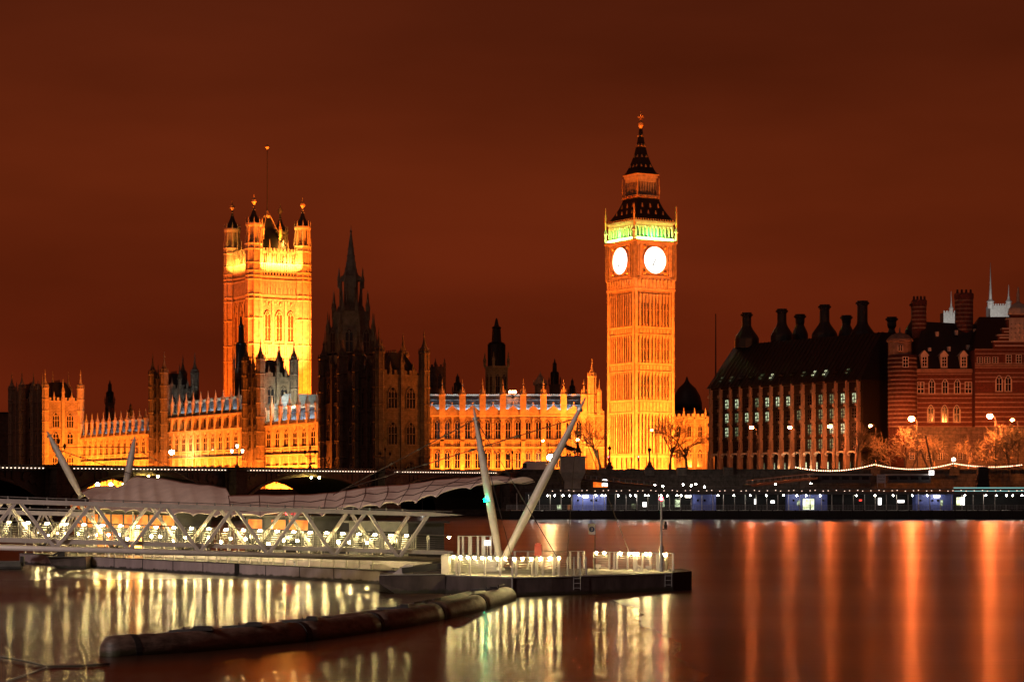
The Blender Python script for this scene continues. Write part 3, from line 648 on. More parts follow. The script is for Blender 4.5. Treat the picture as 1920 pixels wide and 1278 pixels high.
# ================================================================== clock tower
BBA = R(31); BC = Vector((PX(1190, 570), 570, GZ)); BS = 12.6
t = thing('clock_tower', 'tall slender floodlit clock tower with glowing white dials and a steep dark spire', 'tower', tuple(BC), BBA)
def bz(py): return PZ(py, 574)
H = BS / 2
def csq(mb, z0, z1, h): mb.box(H - h, H + h, H - h, H + h, z0, z1)
mb = MB(); csq(mb, GZ, bz(545), H); mb.build('shaft', 'limestone', t)
mb = MB()
for py in (855, 774, 751, 697, 682, 628, 614): csq(mb, bz(py) - .3, bz(py) + .2, H + .28)
csq(mb, GZ, GZ + 2.5, H + .5)
def faces(mb, fn):
    for k in range(4):
        mb.M = Matrix.Translation((H, H, 0)) @ Matrix.Rotation(k * math.pi / 2, 4, 'Z') @ Matrix.Translation((-H, -H, 0)); fn(mb)
    mb.M = None
def shaft_ribs(mb):
    for x in (0, BS): mb.box(x - .75 if x else -.3, x + .3 if x else .75, -.3, .02, GZ, bz(545))
    for za, zb in ((bz(850), bz(776)), (bz(749), bz(699)), (bz(680), bz(630)), (bz(612), bz(552))):
        for i in range(10):
            x = 1.45 + i * (BS - 2.9) / 9; w_ = .22 if i % 3 == 0 else .13
            mb.box(x - w_, x + w_, -.5, .02, za, zb)
        for i in range(9):
            x = 1.45 + (i + .5) * (BS - 2.9) / 9; mb.box(x - .45, x + .45, -.16, .02, zb - .5, zb); mb.box(x - .4, x + .4, -.1, .02, (za + zb) / 2, (za + zb) / 2 + .16)
    for za, zb in ((bz(772), bz(753)), (bz(695), bz(684)), (bz(626), bz(616))):
        for i in range(9):
            x = 1.45 + (i + .5) * (BS - 2.9) / 9; mb.box(x - .36, x + .36, -.14, .02, za + .2, zb - .2)
    for i in range(5):
        x = 1.6 + i * (BS - 3.2) / 4; mb.box(x - .25, x + .25, -.4, .02, GZ, bz(858))
faces(mb, shaft_ribs); mb.build('ribs_and_string_courses', 'limestone_trim', t)
sl = MB(); sl.box(-.17, .17, -.05, .02, 0, 5.6); slm = sl.mesh('dark_slit', 'dark_glass')  # real slits plus added dark strips for the shaded lines between ribs
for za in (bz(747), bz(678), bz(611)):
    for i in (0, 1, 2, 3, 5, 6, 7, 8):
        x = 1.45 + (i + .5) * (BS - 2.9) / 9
        put(slm, 'dark_slit', t, (x, -.02, za + .4)); put(slm, 'dark_slit', t, (-.02, x, za + .4), R(-90))
mb = MB()                                                  # corbelled stage below the clock
csq(mb, bz(545), bz(541), H + .45); csq(mb, bz(541), bz(523), H + .35); csq(mb, bz(525), bz(521), H + .55)
def corb(mb):
    for i in range(10):
        x = .9 + i * (BS - 1.8) / 9; mb.frus(x, -.5, bz(537), bz(526), .12, .12, .3, .4); mb.box(x - .1, x + .1, -.55, 0, bz(541), bz(538))
faces(mb, corb); mb.build('corbel_stage', 'limestone_trim', t)
HC_ = H + .25
mb = MB(); csq(mb, bz(521), bz(458), HC_)
csq(mb, bz(458), bz(455.5), HC_ + .35); csq(mb, bz(455.5), bz(453), HC_ + .6)
def clk(mb):
    o_ = -.25
    for x in (-.1, BS + .1): mb.lathe(x, -.1, [(.8, bz(523)), (.8, bz(456)), (1.05, bz(453)), (1.05, bz(451))], 8)
    for x in (1.6, BS - 1.6): mb.box(x - .18, x + .18, o_ - .3, o_, bz(520), bz(459))
    for z in (bz(519), bz(460)): mb.box(1.6, BS - 1.6, o_ - .3, o_, z - .25, z + .25)
    for i in range(14): x = 1.9 + i * (BS - 3.8) / 13; mb.box(x - .2, x + .2, o_ - .45, o_, bz(457.5), bz(455.5))
    for x in (0.1, 1.0, BS - .1, BS - 1.0):
        for j in range(7): z = bz(518) + j * 1.15; mb.box(x - .2, x + .2, o_ - .14, o_, z, z + .7)
faces(mb, clk); mb.build('clock_stage', 'limestone_trim', t)
dial = MB(); RR = 3.62; n_ = 48
dial.add([(RR * math.cos(2 * math.pi * i / n_), -.1, RR * math.sin(2 * math.pi * i / n_)) for i in range(n_)], [tuple(range(n_))])
rim = MB()
for i in range(n_):
    a0, a1 = 2 * math.pi * i / n_, 2 * math.pi * (i + 1) / n_
    rim.bar(((RR + .1) * math.cos(a0), -.2, (RR + .1) * math.sin(a0)), ((RR + .1) * math.cos(a1), -.2, (RR + .1) * math.sin(a1)), .28, .3)
for sx in (-1, 1):
    for sz in (-1, 1):
        rim.ball((sx * 3.35, -.12, sz * 3.45), .5, 8, 5); rim.bar((sx * 4.0, -.15, sz * 2.7), (sx * 4.0, -.15, sz * 4.1), .2, .2); rim.bar((sx * 2.6, -.15, sz * 4.15), (sx * 4.0, -.15, sz * 4.15), .2, .2)
hh = MB(); hh.bar((.35, -.3, .55), (-.6, -.3, -1.1), .04, .32); hh.bar((-.6, -.3, -1.1), (-.8, -.3, -1.5), .04, .5)
mh = MB(); mh.bar((.55, -.34, .75), (-1.7, -.34, -2.55), .04, .2)
dm, rm, hm, mm_ = dial.mesh('clock_face', 'dial_glass'), rim.mesh('rim', 'gilding'), hh.mesh('hour_hand', 'cast_iron'), mh.mesh('minute_hand', 'cast_iron')
for loc, rr in (((H, -.25, bz(488.5)), 0), ((-.25, H, bz(488.5)), R(-90))):
    c = put(dm, 'clock_face', t, loc, rr); put(rm, 'rim', c, (0, 0, 0)); put(hm, 'hour_hand', c, (0, 0, 0)); put(mm_, 'minute_hand', c, (0, 0, 0))
mb = MB(); csq(mb, bz(451), bz(416), H - 1.6)               # belfry core
csq(mb, bz(453), bz(449), H + .5); csq(mb, bz(419), bz(414), H + .35)
def belf(mb):
    for i in range(11):
        x = .35 + i * (BS - .7) / 10; mb.cbox(x, .1, bz(449), bz(427), .17, .3)
        if i < 10:
            x2 = x + (BS - .7) / 20; s_ = (BS - .7) / 20
            mb.frus(x + .1, .1, bz(429), bz(424), .1, .28, .45, .28); mb.frus(x2 + s_ - .1, .1, bz(429), bz(424), .1, .28, .45, .28)
            mb.box(x2 - .16, x2 + .16, -.45, -.2, bz(419), bz(416))
    mb.box(.2, BS - .2, -.15, .4, bz(424.5), bz(419))
    mb.box(.2, BS - .2, -.6, -.4, bz(449), bz(446.5))
    mb.lathe(-.6, -.6, [(.34, bz(451)), (.34, bz(436)), (.6, bz(434)), (.1, bz(424))], 8)
faces(mb, belf); mb.build('belfry', 'pale_stone', t)
# spire in four stages
mb = MB(); st = [(bz(414), H + .25), (bz(408), H - .35), (bz(399), H - 1.15), (bz(388), H - 1.95), (bz(376), H - 2.6), (bz(369), H - 2.9)]
for (za, ha), (zb, hb) in zip(st[:-1], st[1:]): mb.frus(H, H, za, zb, ha, ha, hb, hb)
mb.build('lower_roof', 'slate', t)
mb = MB()
def trim(mb):
    for i in range(16):
        x = .3 + i * (BS - .6) / 15; mb.box(x - .12, x + .12, -.3, -.05, bz(414), bz(411))
    for i in range(7): x = H - 3.3 + i * 1.1; mb.box(x - .12, x + .12, 2.4, 2.75, bz(369), bz(365.5))
    for i in range(4): x = H - 3.6 + i * 2.4; mb.frus(x, 1.0, bz(401), bz(394), .22, .25, .05, .05)
    for i in range(3): x = H - 2.6 + i * 2.6; mb.frus(x, 1.9, bz(388), bz(380), .22, .25, .05, .05)
    mb.box(-.3, BS + .3, -.35, -.1, bz(415), bz(414)); mb.box(H - 3.7, H + 3.7, 2.6, 2.8, bz(369.5), bz(368))
    pinnacle(mb, -.6, -.6, bz(425), bz(404), bz(384), .16)
    pinnacle(mb, H - 3.55, H - 3.55, bz(369), bz(355), bz(330), .14)
faces(mb, trim); mb.build('gilded_cresting', 'gilding', t)
mb = MB(); csq(mb, bz(369), bz(364), 3.6); csq(mb, bz(364), bz(330), 2.2); csq(mb, bz(331), bz(324), 3.3)
def lant(mb):
    for i in range(8):
        x = H - 2.9 + i * 5.8 / 7; mb.cbox(x, H - 2.9, bz(364), bz(331), .14)
    mb.box(H - 3, H + 3, H - 3.05, H - 2.75, bz(338), bz(331)); mb.box(H - 3, H + 3, H - 3.05, H - 2.75, bz(364), bz(361))
faces(mb, lant); mb.build('lantern_gallery', 'limestone_trim', t)
mb = MB(); st = [(bz(325), 3.5), (bz(318), 2.85), (bz(305), 2.1), (bz(285), 1.3), (bz(260), .68), (bz(236), .3)]
for (za, ha), (zb, hb) in zip(st[:-1], st[1:]): mb.frus(H, H, za, zb, ha, ha, hb, hb)
mb.build('spire', 'slate', t)
mb = MB()
def dots(mb):
    for py, hw, k in ((308, 2.25, 3), (289, 1.45, 2), (268, .9, 2), (249, .5, 1)):
        for i in range(k):
            x = H + (i - (k - 1) / 2) * hw * 2 / max(k, 2) ; mb.frus(x, H - hw - .05, bz(py + 2), bz(py - 3), .3, .3, .06, .06)
    mb.box(H - 3.5, H + 3.5, H - 3.6, H - 3.4, bz(325.5), bz(324))
faces(mb, dots)
mb.lathe(H, H, [(.3, bz(236)), (.75, bz(230)), (.75, bz(226)), (.3, bz(222)), (.22, bz(215)), (.14, bz(203))], 8)
mb.bar((H - .95, H, bz(214)), (H + .95, H, bz(214)), .26, .34); mb.bar((H, H - .95, bz(214)), (H, H + .95, bz(214)), .26, .34); mb.ball((H, H, bz(210)), .35, 8, 5)
mb.build('finial', 'gilding', t)
def bloc(u, v, z): return loc2w(BC, BBA, u, v, z)
spot('tower_floodlight', bloc(H + 2, -26, 10.5), bloc(H, 0, 26), 480000, GOLD, 100, .5, .8)
spot('tower_floodlight', bloc(H - 3, -42, 16), bloc(H, 0, 60), 240000, AMB, 45, .7, .8)
spot('tower_floodlight', bloc(-24, H, 10.5), bloc(0, H, 28), 400000, GOLD, 100, .5, .8)
spot('tower_floodlight', bloc(-42, H - 3, 16), bloc(0, H, 62), 290000, AMB, 45, .7, .8)
spot('tower_floodlight', bloc(H + 12, -30, 14), bloc(H, 0, 84), 52000, (1, .15, .03), 30, .8, .8)
spot('tower_floodlight', bloc(-30, H - 14, 14), bloc(0, H, 84), 36000, (1, .15, .03), 30, .8, .8)
spot('spire_floodlight', bloc(-14, -40, 12), bloc(H, H, bz(330)), 100000, (1, .40, .16), 30, .6, .5)
LIME = (.42, 1.0, .16)
area('belfry_floodlight', bloc(H, -1.0, bz(450)), bloc(H, .5, bz(432)), 12.5, .3, 3000, LIME)
area('belfry_floodlight', bloc(-1.0, H, bz(450)), bloc(.5, H, bz(432)), 12.5, .3, 2600, LIME)
point('belfry_lamp', bloc(H, .9, bz(440)), 700, (.05, 1, .25), .3); point('belfry_lamp', bloc(.9, H, bz(440)), 500, (.1, 1, .3), .3)
# ================================================================== central octagonal spire
D = 700; cx = PX(658, D)
t = thing('octagonal_spire', 'dark octagonal gothic spire with tiered pinnacles between the two floodlit towers', 'tower', (cx, D, GZ))
def cz(py): return PZ(py, D)
mb = MB(); mb.lathe(0, 0, [(9.2, GZ), (9.2, cz(668))], 8); mb.lathe(0, 0, [(8.2, cz(665)), (8.2, cz(630)), (6.4, cz(612)), (6.2, cz(585))], 8); mb.build('lower_stage', 'unlit_stone', t)
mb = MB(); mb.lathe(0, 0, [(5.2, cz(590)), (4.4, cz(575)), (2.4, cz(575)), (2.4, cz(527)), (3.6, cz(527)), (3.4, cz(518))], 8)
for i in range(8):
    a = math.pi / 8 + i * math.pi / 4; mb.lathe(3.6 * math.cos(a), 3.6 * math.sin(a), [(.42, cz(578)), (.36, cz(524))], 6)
mb.build('lantern_stage', 'unlit_stone', t)
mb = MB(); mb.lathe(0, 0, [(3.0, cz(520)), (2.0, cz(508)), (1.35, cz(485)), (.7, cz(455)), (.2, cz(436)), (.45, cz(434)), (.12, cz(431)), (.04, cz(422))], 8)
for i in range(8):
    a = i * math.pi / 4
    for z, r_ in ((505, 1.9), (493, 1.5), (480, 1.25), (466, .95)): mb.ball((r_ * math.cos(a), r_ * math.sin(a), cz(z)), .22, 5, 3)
mb.build('spire', 'unlit_stone', t)
p = MB(); pinnacle(p, 0, 0, 0, 3.5, 9.5, .5); pm = p.mesh('pinnacle', 'unlit_stone')
for rad, z in ((8.9, cz(676)), (8.0, cz(640)), (6.0, cz(600)), (4.2, cz(540))):
    for i in range(8):
        a = math.pi / 8 + i * math.pi / 4
        put(pm, 'pinnacle', t, (rad * math.cos(a), rad * math.sin(a), z), 0, (1, 1, 1) if rad > 5 else (.7, .7, .7))
wmc = gothic_window(2.6, 7.5, 2).mesh('window', ['unlit_stone', 'dark_glass'])
for i in range(8):
    a = i * math.pi / 4; put(wmc, 'window', t, (7.62 * math.cos(a), 7.62 * math.sin(a), cz(662)), a + math.pi / 2)
spot('roof_lamp', (cx - 6, D - 30, 30), (cx, D, cz(520)), 6000, (1, .40, .14), 60)

# dark tall roofs and small ventilation towers
def vent_tower(px, d, pyt, pyb, wpx, label, mat='unlit_stone', tiers=3, group='ventilation towers above the roofs', name='ventilation_tower', win=True):
    S = d / F; t = thing(name, label, 'tower', (PX(px, d), d, GZ), R(31), group); w = wpx * S / 2 / 1.37
    z = lambda py: PZ(py, d); hgt = pyb - pyt
    mb = MB(); mb.lathe(0, 0, [(w * 1.41, GZ), (w * 1.41, z(pyb - hgt * .45))], 4); mb.lathe(0, 0, [(w * 1.6, z(pyb - hgt * .45) - .5), (w * 1.6, z(pyb - hgt * .45))], 4); mb.build('shaft', mat, t)
    mb = MB(); mb.lathe(0, 0, [(w * .95, z(pyb - hgt * .45)), (w * .9, z(pyb - hgt * .70)), (w * 1.05, z(pyb - hgt * .71)), (w * .6, z(pyb - hgt * .73)), (w * .5, z(pyb - hgt * .88)), (w * .62, z(pyb - hgt * .89)), (w * .3, z(pyb - hgt * .91)), (w * .12, z(pyt + 2)), (.05, z(pyt))], 8)
    for i in range(8):
        a = math.pi / 8 + i * math.pi / 4; mb.lathe(w * 1.0 * math.cos(a), w * 1.0 * math.sin(a), [(w * .1, z(pyb - hgt * .45)), (w * .1, z(pyb - hgt * .7))], 4)
    mb.build('lantern', 'slate', t)
    p = MB(); pinnacle(p, 0, 0, -.2, hgt * S * .06, hgt * S * .16, w * .12); pm = p.mesh('pinnacle', mat)
    for sx in (-1, 1):
        for sy in (-1, 1): put(pm, 'pinnacle', t, (sx * w * 1.05, sy * w * 1.05, z(pyb - hgt * .45)))
    if win:
        wn = gothic_window(w * .62, hgt * S * .26, 2, depth=.15).mesh('window', [mat, 'dark_glass'])
        for k in (-.45, .45): put(wn, 'window', t, (k * w, -w - .04, z(pyb - hgt * .10))); put(wn, 'window', t, (-w - .04, k * w, z(pyb - hgt * .10)), R(-90))
    return t
vent_tower(931, 660, 596, 760, 42, 'tall square ventilation tower with an amber base and dark lantern, left of the clock tower', 'limestone')
spot('roof_lamp', (PX(925, 620), 622, 28), (PX(931, 660), 660, 38), 4500, (1, .38, .08), 50)
vent_tower(206, 840, 712, 790, 18, 'small dark ventilation tower behind the left end of the river front')
vent_tower(452, 705, 592, 770, 25, 'dark grey spirelet tower in front of the great square tower')
vent_tower(1040, 640, 672, 760, 20, 'dark pointed spirelet behind the ornate lower front', win=False)
vent_tower(858, 660, 700, 760, 18, 'dark spirelet behind the left of the ornate lower front', win=False)
vent_tower(1073, 640, 708, 760, 14, 'smallest dark spirelet, nearest the clock tower', win=False)
vent_tower(245, 815, 755, 800, 12, 'little lit cupola above the left river-front roofs', 'pale_stone', win=False)
# conical turret with a red-lit roof
d = 625; t = thing('conical_turret', 'round turret with a conical roof glowing red behind the ornate front', 'tower', (PX(1013, d), d, GZ), 0)
mb = MB(); mb.lathe(0, 0, [(1.7, GZ), (1.7, PZ(722, d)), (2.1, PZ(720, d))], 10); mb.build('shaft', 'limestone', t)
mb = MB(); mb.lathe(0, 0, [(2.1, PZ(720, d)), (1.2, PZ(710, d)), (.15, PZ(700, d)), (.05, PZ(696, d))], 10); mb.build('roof', 'limestone_trim', t)
mb = MB()
for i in range(10): a = i * math.pi / 5; pinnacle(mb, 1.9 * math.cos(a), 1.9 * math.sin(a), PZ(723, d), PZ(720, d), PZ(712, d), .12)
mb.build('crown', 'limestone_trim', t)
# abbey tower silhouette (x 800-835)
d = 760; w = 33 * d / F / 2
t = thing('abbey_tower', 'dark square battlemented tower standing behind the left end of the ornate front', 'tower', (PX(817, d), d, GZ))
mb = MB(); mb.box(-w, w, -w, w, GZ, PZ(688, d)); mb.build('wall', 'unlit_stone', t)
mb = MB(); cren(mb, -w, w, -w - .2, -w + .3, PZ(688, d), .8, .7, .7); mb.box(-w - .2, w + .2, -w - .2, w + .2, PZ(700, d), PZ(699, d) + .2)
for x, y in ((-w, -w), (w, -w), (w, w), (-w, w), (0, -w)): pinnacle(mb, x, y, PZ(740, d), PZ(684, d), PZ(672, d), .38)
mb.build('battlements', 'unlit_stone', t)
wn = gothic_window(1.5, 5, 2).mesh('window', ['unlit_stone', 'dark_glass'])
for k in (-1.6, 1.6): put(wn, 'window', t, (k, -w - .03, PZ(728, d)))

# ================================================================== ornate north front
ND = 588; NX0, NX1 = PX(796, ND), PX(1099, ND); NW = NX1 - NX0
t = thing('ornate_front', 'ornate amber floodlit palace front with two storeys of paired windows left of the clock tower', 'building', (NX0, ND, GZ))
def nz(py): return PZ(py, ND)
mb = MB(); mb.box(0, NW + 5, .7, 16, GZ, nz(779)); mb.build('wall', 'limestone', t)
NB = PX(867, ND) - PX(829, ND); U0 = PX(829, ND) - NX0
mb = MB()
for py, pr in ((779, .5), (825, .25), (838, .3), (882, .4)): mb.box(-.1, NW + 5, .7 - pr - .35, .72, nz(py) - .25, nz(py) + .18)
mb.box(0, NW + 5, .3, .7, nz(779), nz(770))
for i in range(8):
    u = U0 + (i - .5) * NB
    for j in range(7): x = u - 1.5 + j * .5; hh_ = 1.6 - abs(j - 3) * .4; mb.box(x - .25, x + .25, .3, .6, nz(770), nz(770) + hh_)
    mb.ball((u, .45, nz(770) + 2.2), .28, 6, 4)
cren(mb, 0, NW + 5, .28, .6, nz(770), .5, .4, .5)
mb.build('parapet', 'limestone_trim', t)
mb = MB()
for i in range(9):
    u = U0 + (i - 1) * NB
    for uu, w_ in ((u, .55), (u + NB / 2, .28)):
        if -.5 < uu < NW + 5: mb.box(uu - w_, uu + w_, 0.1 if w_ > .4 else .35, .7, GZ, nz(779))
    for k in range(4):
        for uu in (u + NB * .25, u + NB * .75):
            if 0 < uu < NW: 
                x = uu - .9 + k * .6; mb.box(x - .2, x + .2, .45, .7, nz(836), nz(827))
    for uu in (u, u + NB / 2):
        for j in range(5): mb.ball((uu, .1 if uu == u else .35, nz(785) - j * 1.25), .24, 5, 3); mb.ball((uu, .1 if uu == u else .35, nz(843) - j * 1.0), .22, 5, 3)
mb.build('buttresses', 'limestone_trim', t)
p = MB(); p.cbox(0, 0, -2.4, nz(738) - nz(770), .85, .6); p.lathe(0, 0, [(.95, nz(741) - nz(770)), (1.1, nz(739) - nz(770)), (.9, nz(737) - nz(770))], 8)
for sx in (-.6, .6): pinnacle(p, sx, 0, nz(742) - nz(770), nz(736) - nz(770), nz(729) - nz(770), .12)
p.lathe(0, 0, [(.6, nz(738) - nz(770)), (.35, nz(731) - nz(770)), (.12, nz(722) - nz(770))], 8); p.ball((0, 0, nz(719) - nz(770)), .25, 6, 4); p.frus(0, 0, nz(719) - nz(770), nz(710) - nz(770), .08, .08, .03, .03)
pm = p.mesh('pinnacle', 'limestone_trim')
for i in range(8):
    u = U0 + i * NB
    if u < NW + 1: put(pm, 'pinnacle', t, (u, .5, nz(770)))
wu = gothic_window(1.55, nz(787) - nz(822), 2).mesh('window', ['limestone_trim', 'dark_glass'])
wl = gothic_window(1.55, nz(844) - nz(877), 2).mesh('window', ['limestone_trim', 'dark_glass'])
for i in range(-1, 8):
    for f in (.25, .75):
        u = U0 + (i + f) * NB
        if .6 < u < NW + .5:
            put(wu, 'window', t, (u, .67, nz(822))); put(wl, 'window', t, (u, .67, nz(877)))
mb = MB(); mb.add([(0, 1.6, nz(768)), (NW - .5, 1.6, nz(768)), (NW - .5, 6, nz(740)), (0, 6, nz(740)), (0, 14, nz(768)), (NW - .5, 14, nz(768))], [(0, 1, 2, 3), (3, 2, 5, 4), (1, 5, 2), (0, 3, 4)])
for i in range(40): u = .6 + i * (NW - 1.6) / 39; mb.bar((u, 1.6, nz(768) + .08), (u, 6, nz(740) + .08), .12, .12)
for k in (.35, .7): mb.bar((0, 1.6 + 4.4 * k, nz(768) + (nz(740) - nz(768)) * k + .07), (NW - .5, 1.6 + 4.4 * k, nz(768) + (nz(740) - nz(768)) * k + .07), .12, .12)
mb.build('roof', 'lead_roof', t)
mb = MB(); mb.box(0, NW - .5, 5.9, 6.1, nz(740), nz(738))
for i in range(80): u = i * (NW - .8) / 80; mb.box(u, u + .3, 5.92, 6.08, nz(738), nz(736.5))
mb.build('ridge_cresting', 'pale_stone', t)
p = MB(); turret(p, 0, 0, 0, nz(705) - nz(775), nz(672) - nz(775), 1.15); put(p.mesh('corner_turret', 'limestone_trim'), 'corner_turret', t, (PX(1110, ND) - NX0, .6, nz(775)))
p = MB(); turret(p, 0, 0, 0, nz(735) - nz(775), nz(710) - nz(775), .65); put(p.mesh('corner_turret', 'limestone_trim'), 'corner_turret', t, (PX(1124, ND) - NX0, .6, nz(775)))
for k in range(3): area('forecourt_floodlight', (NX0 + NW * (k + .5) / 3, ND - 3.6, 9.1), (NX0 + NW * (k + .5) / 3, ND, 17), NW / 3.2, .3, 7800, (1, .18, .012))
area('gutter_lamp', (NX0 + NW / 2, ND + 1.1, nz(769) + .3), (NX0 + NW / 2, ND + 5, nz(745)), NW - 2, .2, 3200, COOL)
area('gutter_floodlight', (NX0 + NW / 2, ND - 1.2, nz(780)), (NX0 + NW / 2, ND + .6, nz(765)), NW, .2, 700, GOLD)
# the bright lamp on its roof
g = thing('roof_floodlight', 'dazzling reddish floodlight on the roof of the ornate front', 'lamp', (PX(961, ND + 5), ND + 5.2, nz(742)))
mb = MB(); mb.cbox(0, 0, nz(742), nz(737), .3); mb.box(-1.2, 1.2, -.2, .3, nz(737), nz(736)); mb.build('bracket', 'cast_iron', g)
mb = MB()
for dx in (-.7, 0, .7): mb.ball((dx, -.6, nz(733)), .38, 10, 6)
mb.build('bulb', 'flood_red', g)
# low wing right of the clock tower
d = 592; x0, x1 = PX(1262, d), PX(1324, d)
t = thing('low_amber_range', 'low amber lit range with arched windows right of the clock tower', 'building', (x0, d, GZ))
mb = MB(); mb.box(0, x1 - x0 + 6, .5, 12, GZ, PZ(780, d)); mb.build('wall', 'limestone', t)
mb = MB(); cren(mb, 0, x1 - x0, .2, .6, PZ(780, d), .7, .7, .6)
for py in (785, 822, 850): mb.box(0, x1 - x0 + 6, .2, .52, PZ(py, d), PZ(py, d) + .3)
for i in range(4): mb.box(i * 3 - .2, i * 3 + .2, 0.1, .5, GZ, PZ(782, d)); pinnacle(mb, i * 3, .3, PZ(785, d), PZ(776, d), PZ(764, d), .2)
mb.build('parapet', 'limestone_trim', t)
wn = gothic_window(1.7, 5, 2).mesh('window', ['limestone_trim', 'dark_glass'])
for i in range(3): put(wn, 'window', t, (1.5 + i * 3, .47, PZ(875, d))); put(wn, 'window', t, (1.5 + i * 3, .47, PZ(819, d)), 0, (.7, 1, .7))
spot('forecourt_floodlight', (PX(1290, 575), 574, 10), (PX(1292, d), d, 16), 5000, (1, .16, .012), 110)
area('forecourt_floodlight', (PX(1120, 575), 574, 9.3), (PX(1120, 590), ND, 17), 5, .4, 5000, GOLD)
t = thing('domed_hall', 'faint dark dome on the skyline just right of the clock tower', 'building', (PX(1288, 900), 900, GZ))
mb = MB(); mb.box(-9, 11, -8, 8, GZ, PZ(770, 900)); mb.build('wall', 'unlit_stone', t)
mb = MB(); mb.lathe(0, 0, [(6.5, PZ(770, 900)), (6.4, PZ(755, 900)), (5.6, PZ(742, 900)), (3.8, PZ(728, 900)), (1.4, PZ(718, 900)), (.8, PZ(714, 900)), (.2, PZ(706, 900))], 12); mb.build('dome', 'slate', t, True)

# ================================================================== office block with tall chimneys
OA = Vector((PX(1328, 523), 523, 0)); OB = Vector((PX(1612, 478), 478, 0)); OD = OB - OA; OL = OD.length; OR = math.atan2(OD.y, OD.x)
t = thing('office_block', 'dark office block with pale vertical ribs, steep black roof and many tall round chimneys', 'building', (OA.x, OA.y, GZ), OR)
zE = PZ(722, 505); zA = PZ(849, 505); zR = PZ(640, 515)
DE = 34
mb = MB(); mb.box(0, OL, .9, DE, zA, zE); mb.box(0, OL, 2.6, DE, GZ, zA); mb.build('wall', 'bronze', t)
xs = [0.6 + i * (OL - 1.4) / 14 for i in range(15)]
cp = MB(); cp.frus(0, .2, 0, zA - GZ, .42, .75, .34, .62); cp.frus(0, .35, zA - GZ, zE - GZ, .30, .5, .22, .4)
for j in range(5): cp.box(-.42, .42, -.4, .2, zA - GZ + j * 3.4 + .0, zA - GZ + j * 3.4 + .7)
cme = cp.mesh('rib', 'rib_stone')
for x in xs: put(cme, 'rib', t, (x, 0, GZ))
mb = MB()
for x0, x1 in zip(xs[:-1], xs[1:]):
    n_ = 8; w_ = (x1 - x0) / 2 - .4; xc = (x0 + x1) / 2
    for i in range(n_):
        a0, a1 = math.pi * i / n_, math.pi * (i + 1) / n_
        mb.bar((xc - w_ * math.cos(a0), .3, zA - .9 + .9 * math.sin(a0)), (xc - w_ * math.cos(a1), .3, zA - .9 + .9 * math.sin(a1)), .9, .35)
mb.build('arcade', 'pale_stone', t)
mb = MB()
for j in range(5): mb.box(0, OL, .6, .95, zA + j * 3.4 - .25, zA + j * 3.4 + .1)
mb.box(0, OL, .2, 1, zE - .4, zE); mb.build('floor_bands', 'bronze', t)
def office_window(w, h, mat):
    mb = MB(); mb.m = 1; mb.add([(-w / 2, 0, 0), (w / 2, 0, 0), (w / 2, 0, h), (-w / 2, 0, h)], [(0, 1, 2, 3)]); mb.m = 0
    for x in (-w / 2, 0, w / 2): mb.box(x - .07, x + .07, -.12, .03, 0, h)
    for z in (0, h * .35, h * .62, h): mb.box(-w / 2, w / 2, -.14, .03, z - .06, z + .06)
    mb.box(-w / 2 - .1, w / 2 + .1, -.5, -.12, h * .30, h * .36)
    return mb.mesh('window', ['bronze', mat])
ow = {k: office_window(1.5, 2.4, k) for k in ('window_green', 'window_dim', 'dark_glass')}
og = {k: office_window(1.9, 3.1, k) for k in ('window_bright', 'window_green', 'dark_glass', 'window_dim')}
LIT = {0: '..ggdggdg.dgdg', 1: '..gdggg..ddd..', 2: '..gg.....dddg.', 3: '..............', 4: '.........dddg.'}
LIT = {3: '.gg.dggg..ddgg', 2: '.gdggg..d.ddd.', 1: '.gd......ddgg.', 0: '.........ddd..'}
rr = random.Random(3)
for j in range(4):
    for i in range(14):
        c = LIT[j][i]; k = {'g': 'window_green', 'd': 'window_dim', '.': 'dark_glass'}[c]
        put(ow[k], 'window', t, ((xs[i] + xs[i + 1]) / 2, .86, zA + .6 + j * 3.4))
for i in range(14):
    k = 'dark_glass' if i in (0, 1, 2, 3) else ('window_dim' if i in (4, 13, 12) else ('window_bright' if i in (8, 9, 10) else 'window_green'))
    put(og[k], 'window', t, ((xs[i] + xs[i + 1]) / 2, 2.5, GZ + .1))
mb = MB(); mb.add([(-.6, -.1, zE), (OL + .3, -.1, zE), (OL + .3, DE, zE), (-.6, DE, zE), (0.0, 8.5, zR), (OL - 2, 8.5, zR), (OL - 2, DE - 9, zR), (0.0, DE - 9, zR)],
                  [(0, 1, 5, 4), (1, 2, 6, 5), (2, 3, 7, 6), (3, 0, 4, 7), (4, 5, 6, 7)])
for i in range(36): u = 1 + i * (OL - 1) / 36; v = min(8.5, max(0, (u + .6) * 2.3)); mb.bar((u, -.1, zE + .1), (u, v, zE + (zR - zE) * v / 8.5 + .1), .14, .14)
mb.build('roof', 'slate', t)
rw = {k: office_window(1.0, 1.7, k) for k in ('window_bright', 'window_dim', 'dark_glass')}
for i, k in enumerate(['window_dim', 'window_dim', 'dark_glass', 'dark_glass', 'window_dim', 'window_bright', 'dark_glass', 'dark_glass', 'window_dim', 'window_bright', 'window_bright', 'dark_glass', 'window_dim']):
    o = put(rw[k], 'roof_window', t, ((xs[i + 1] + xs[i]) / 2 + 1, 1.15, zE + 1.45)); o.rotation_euler = (R(-38), 0, 0); o.location.y = .72
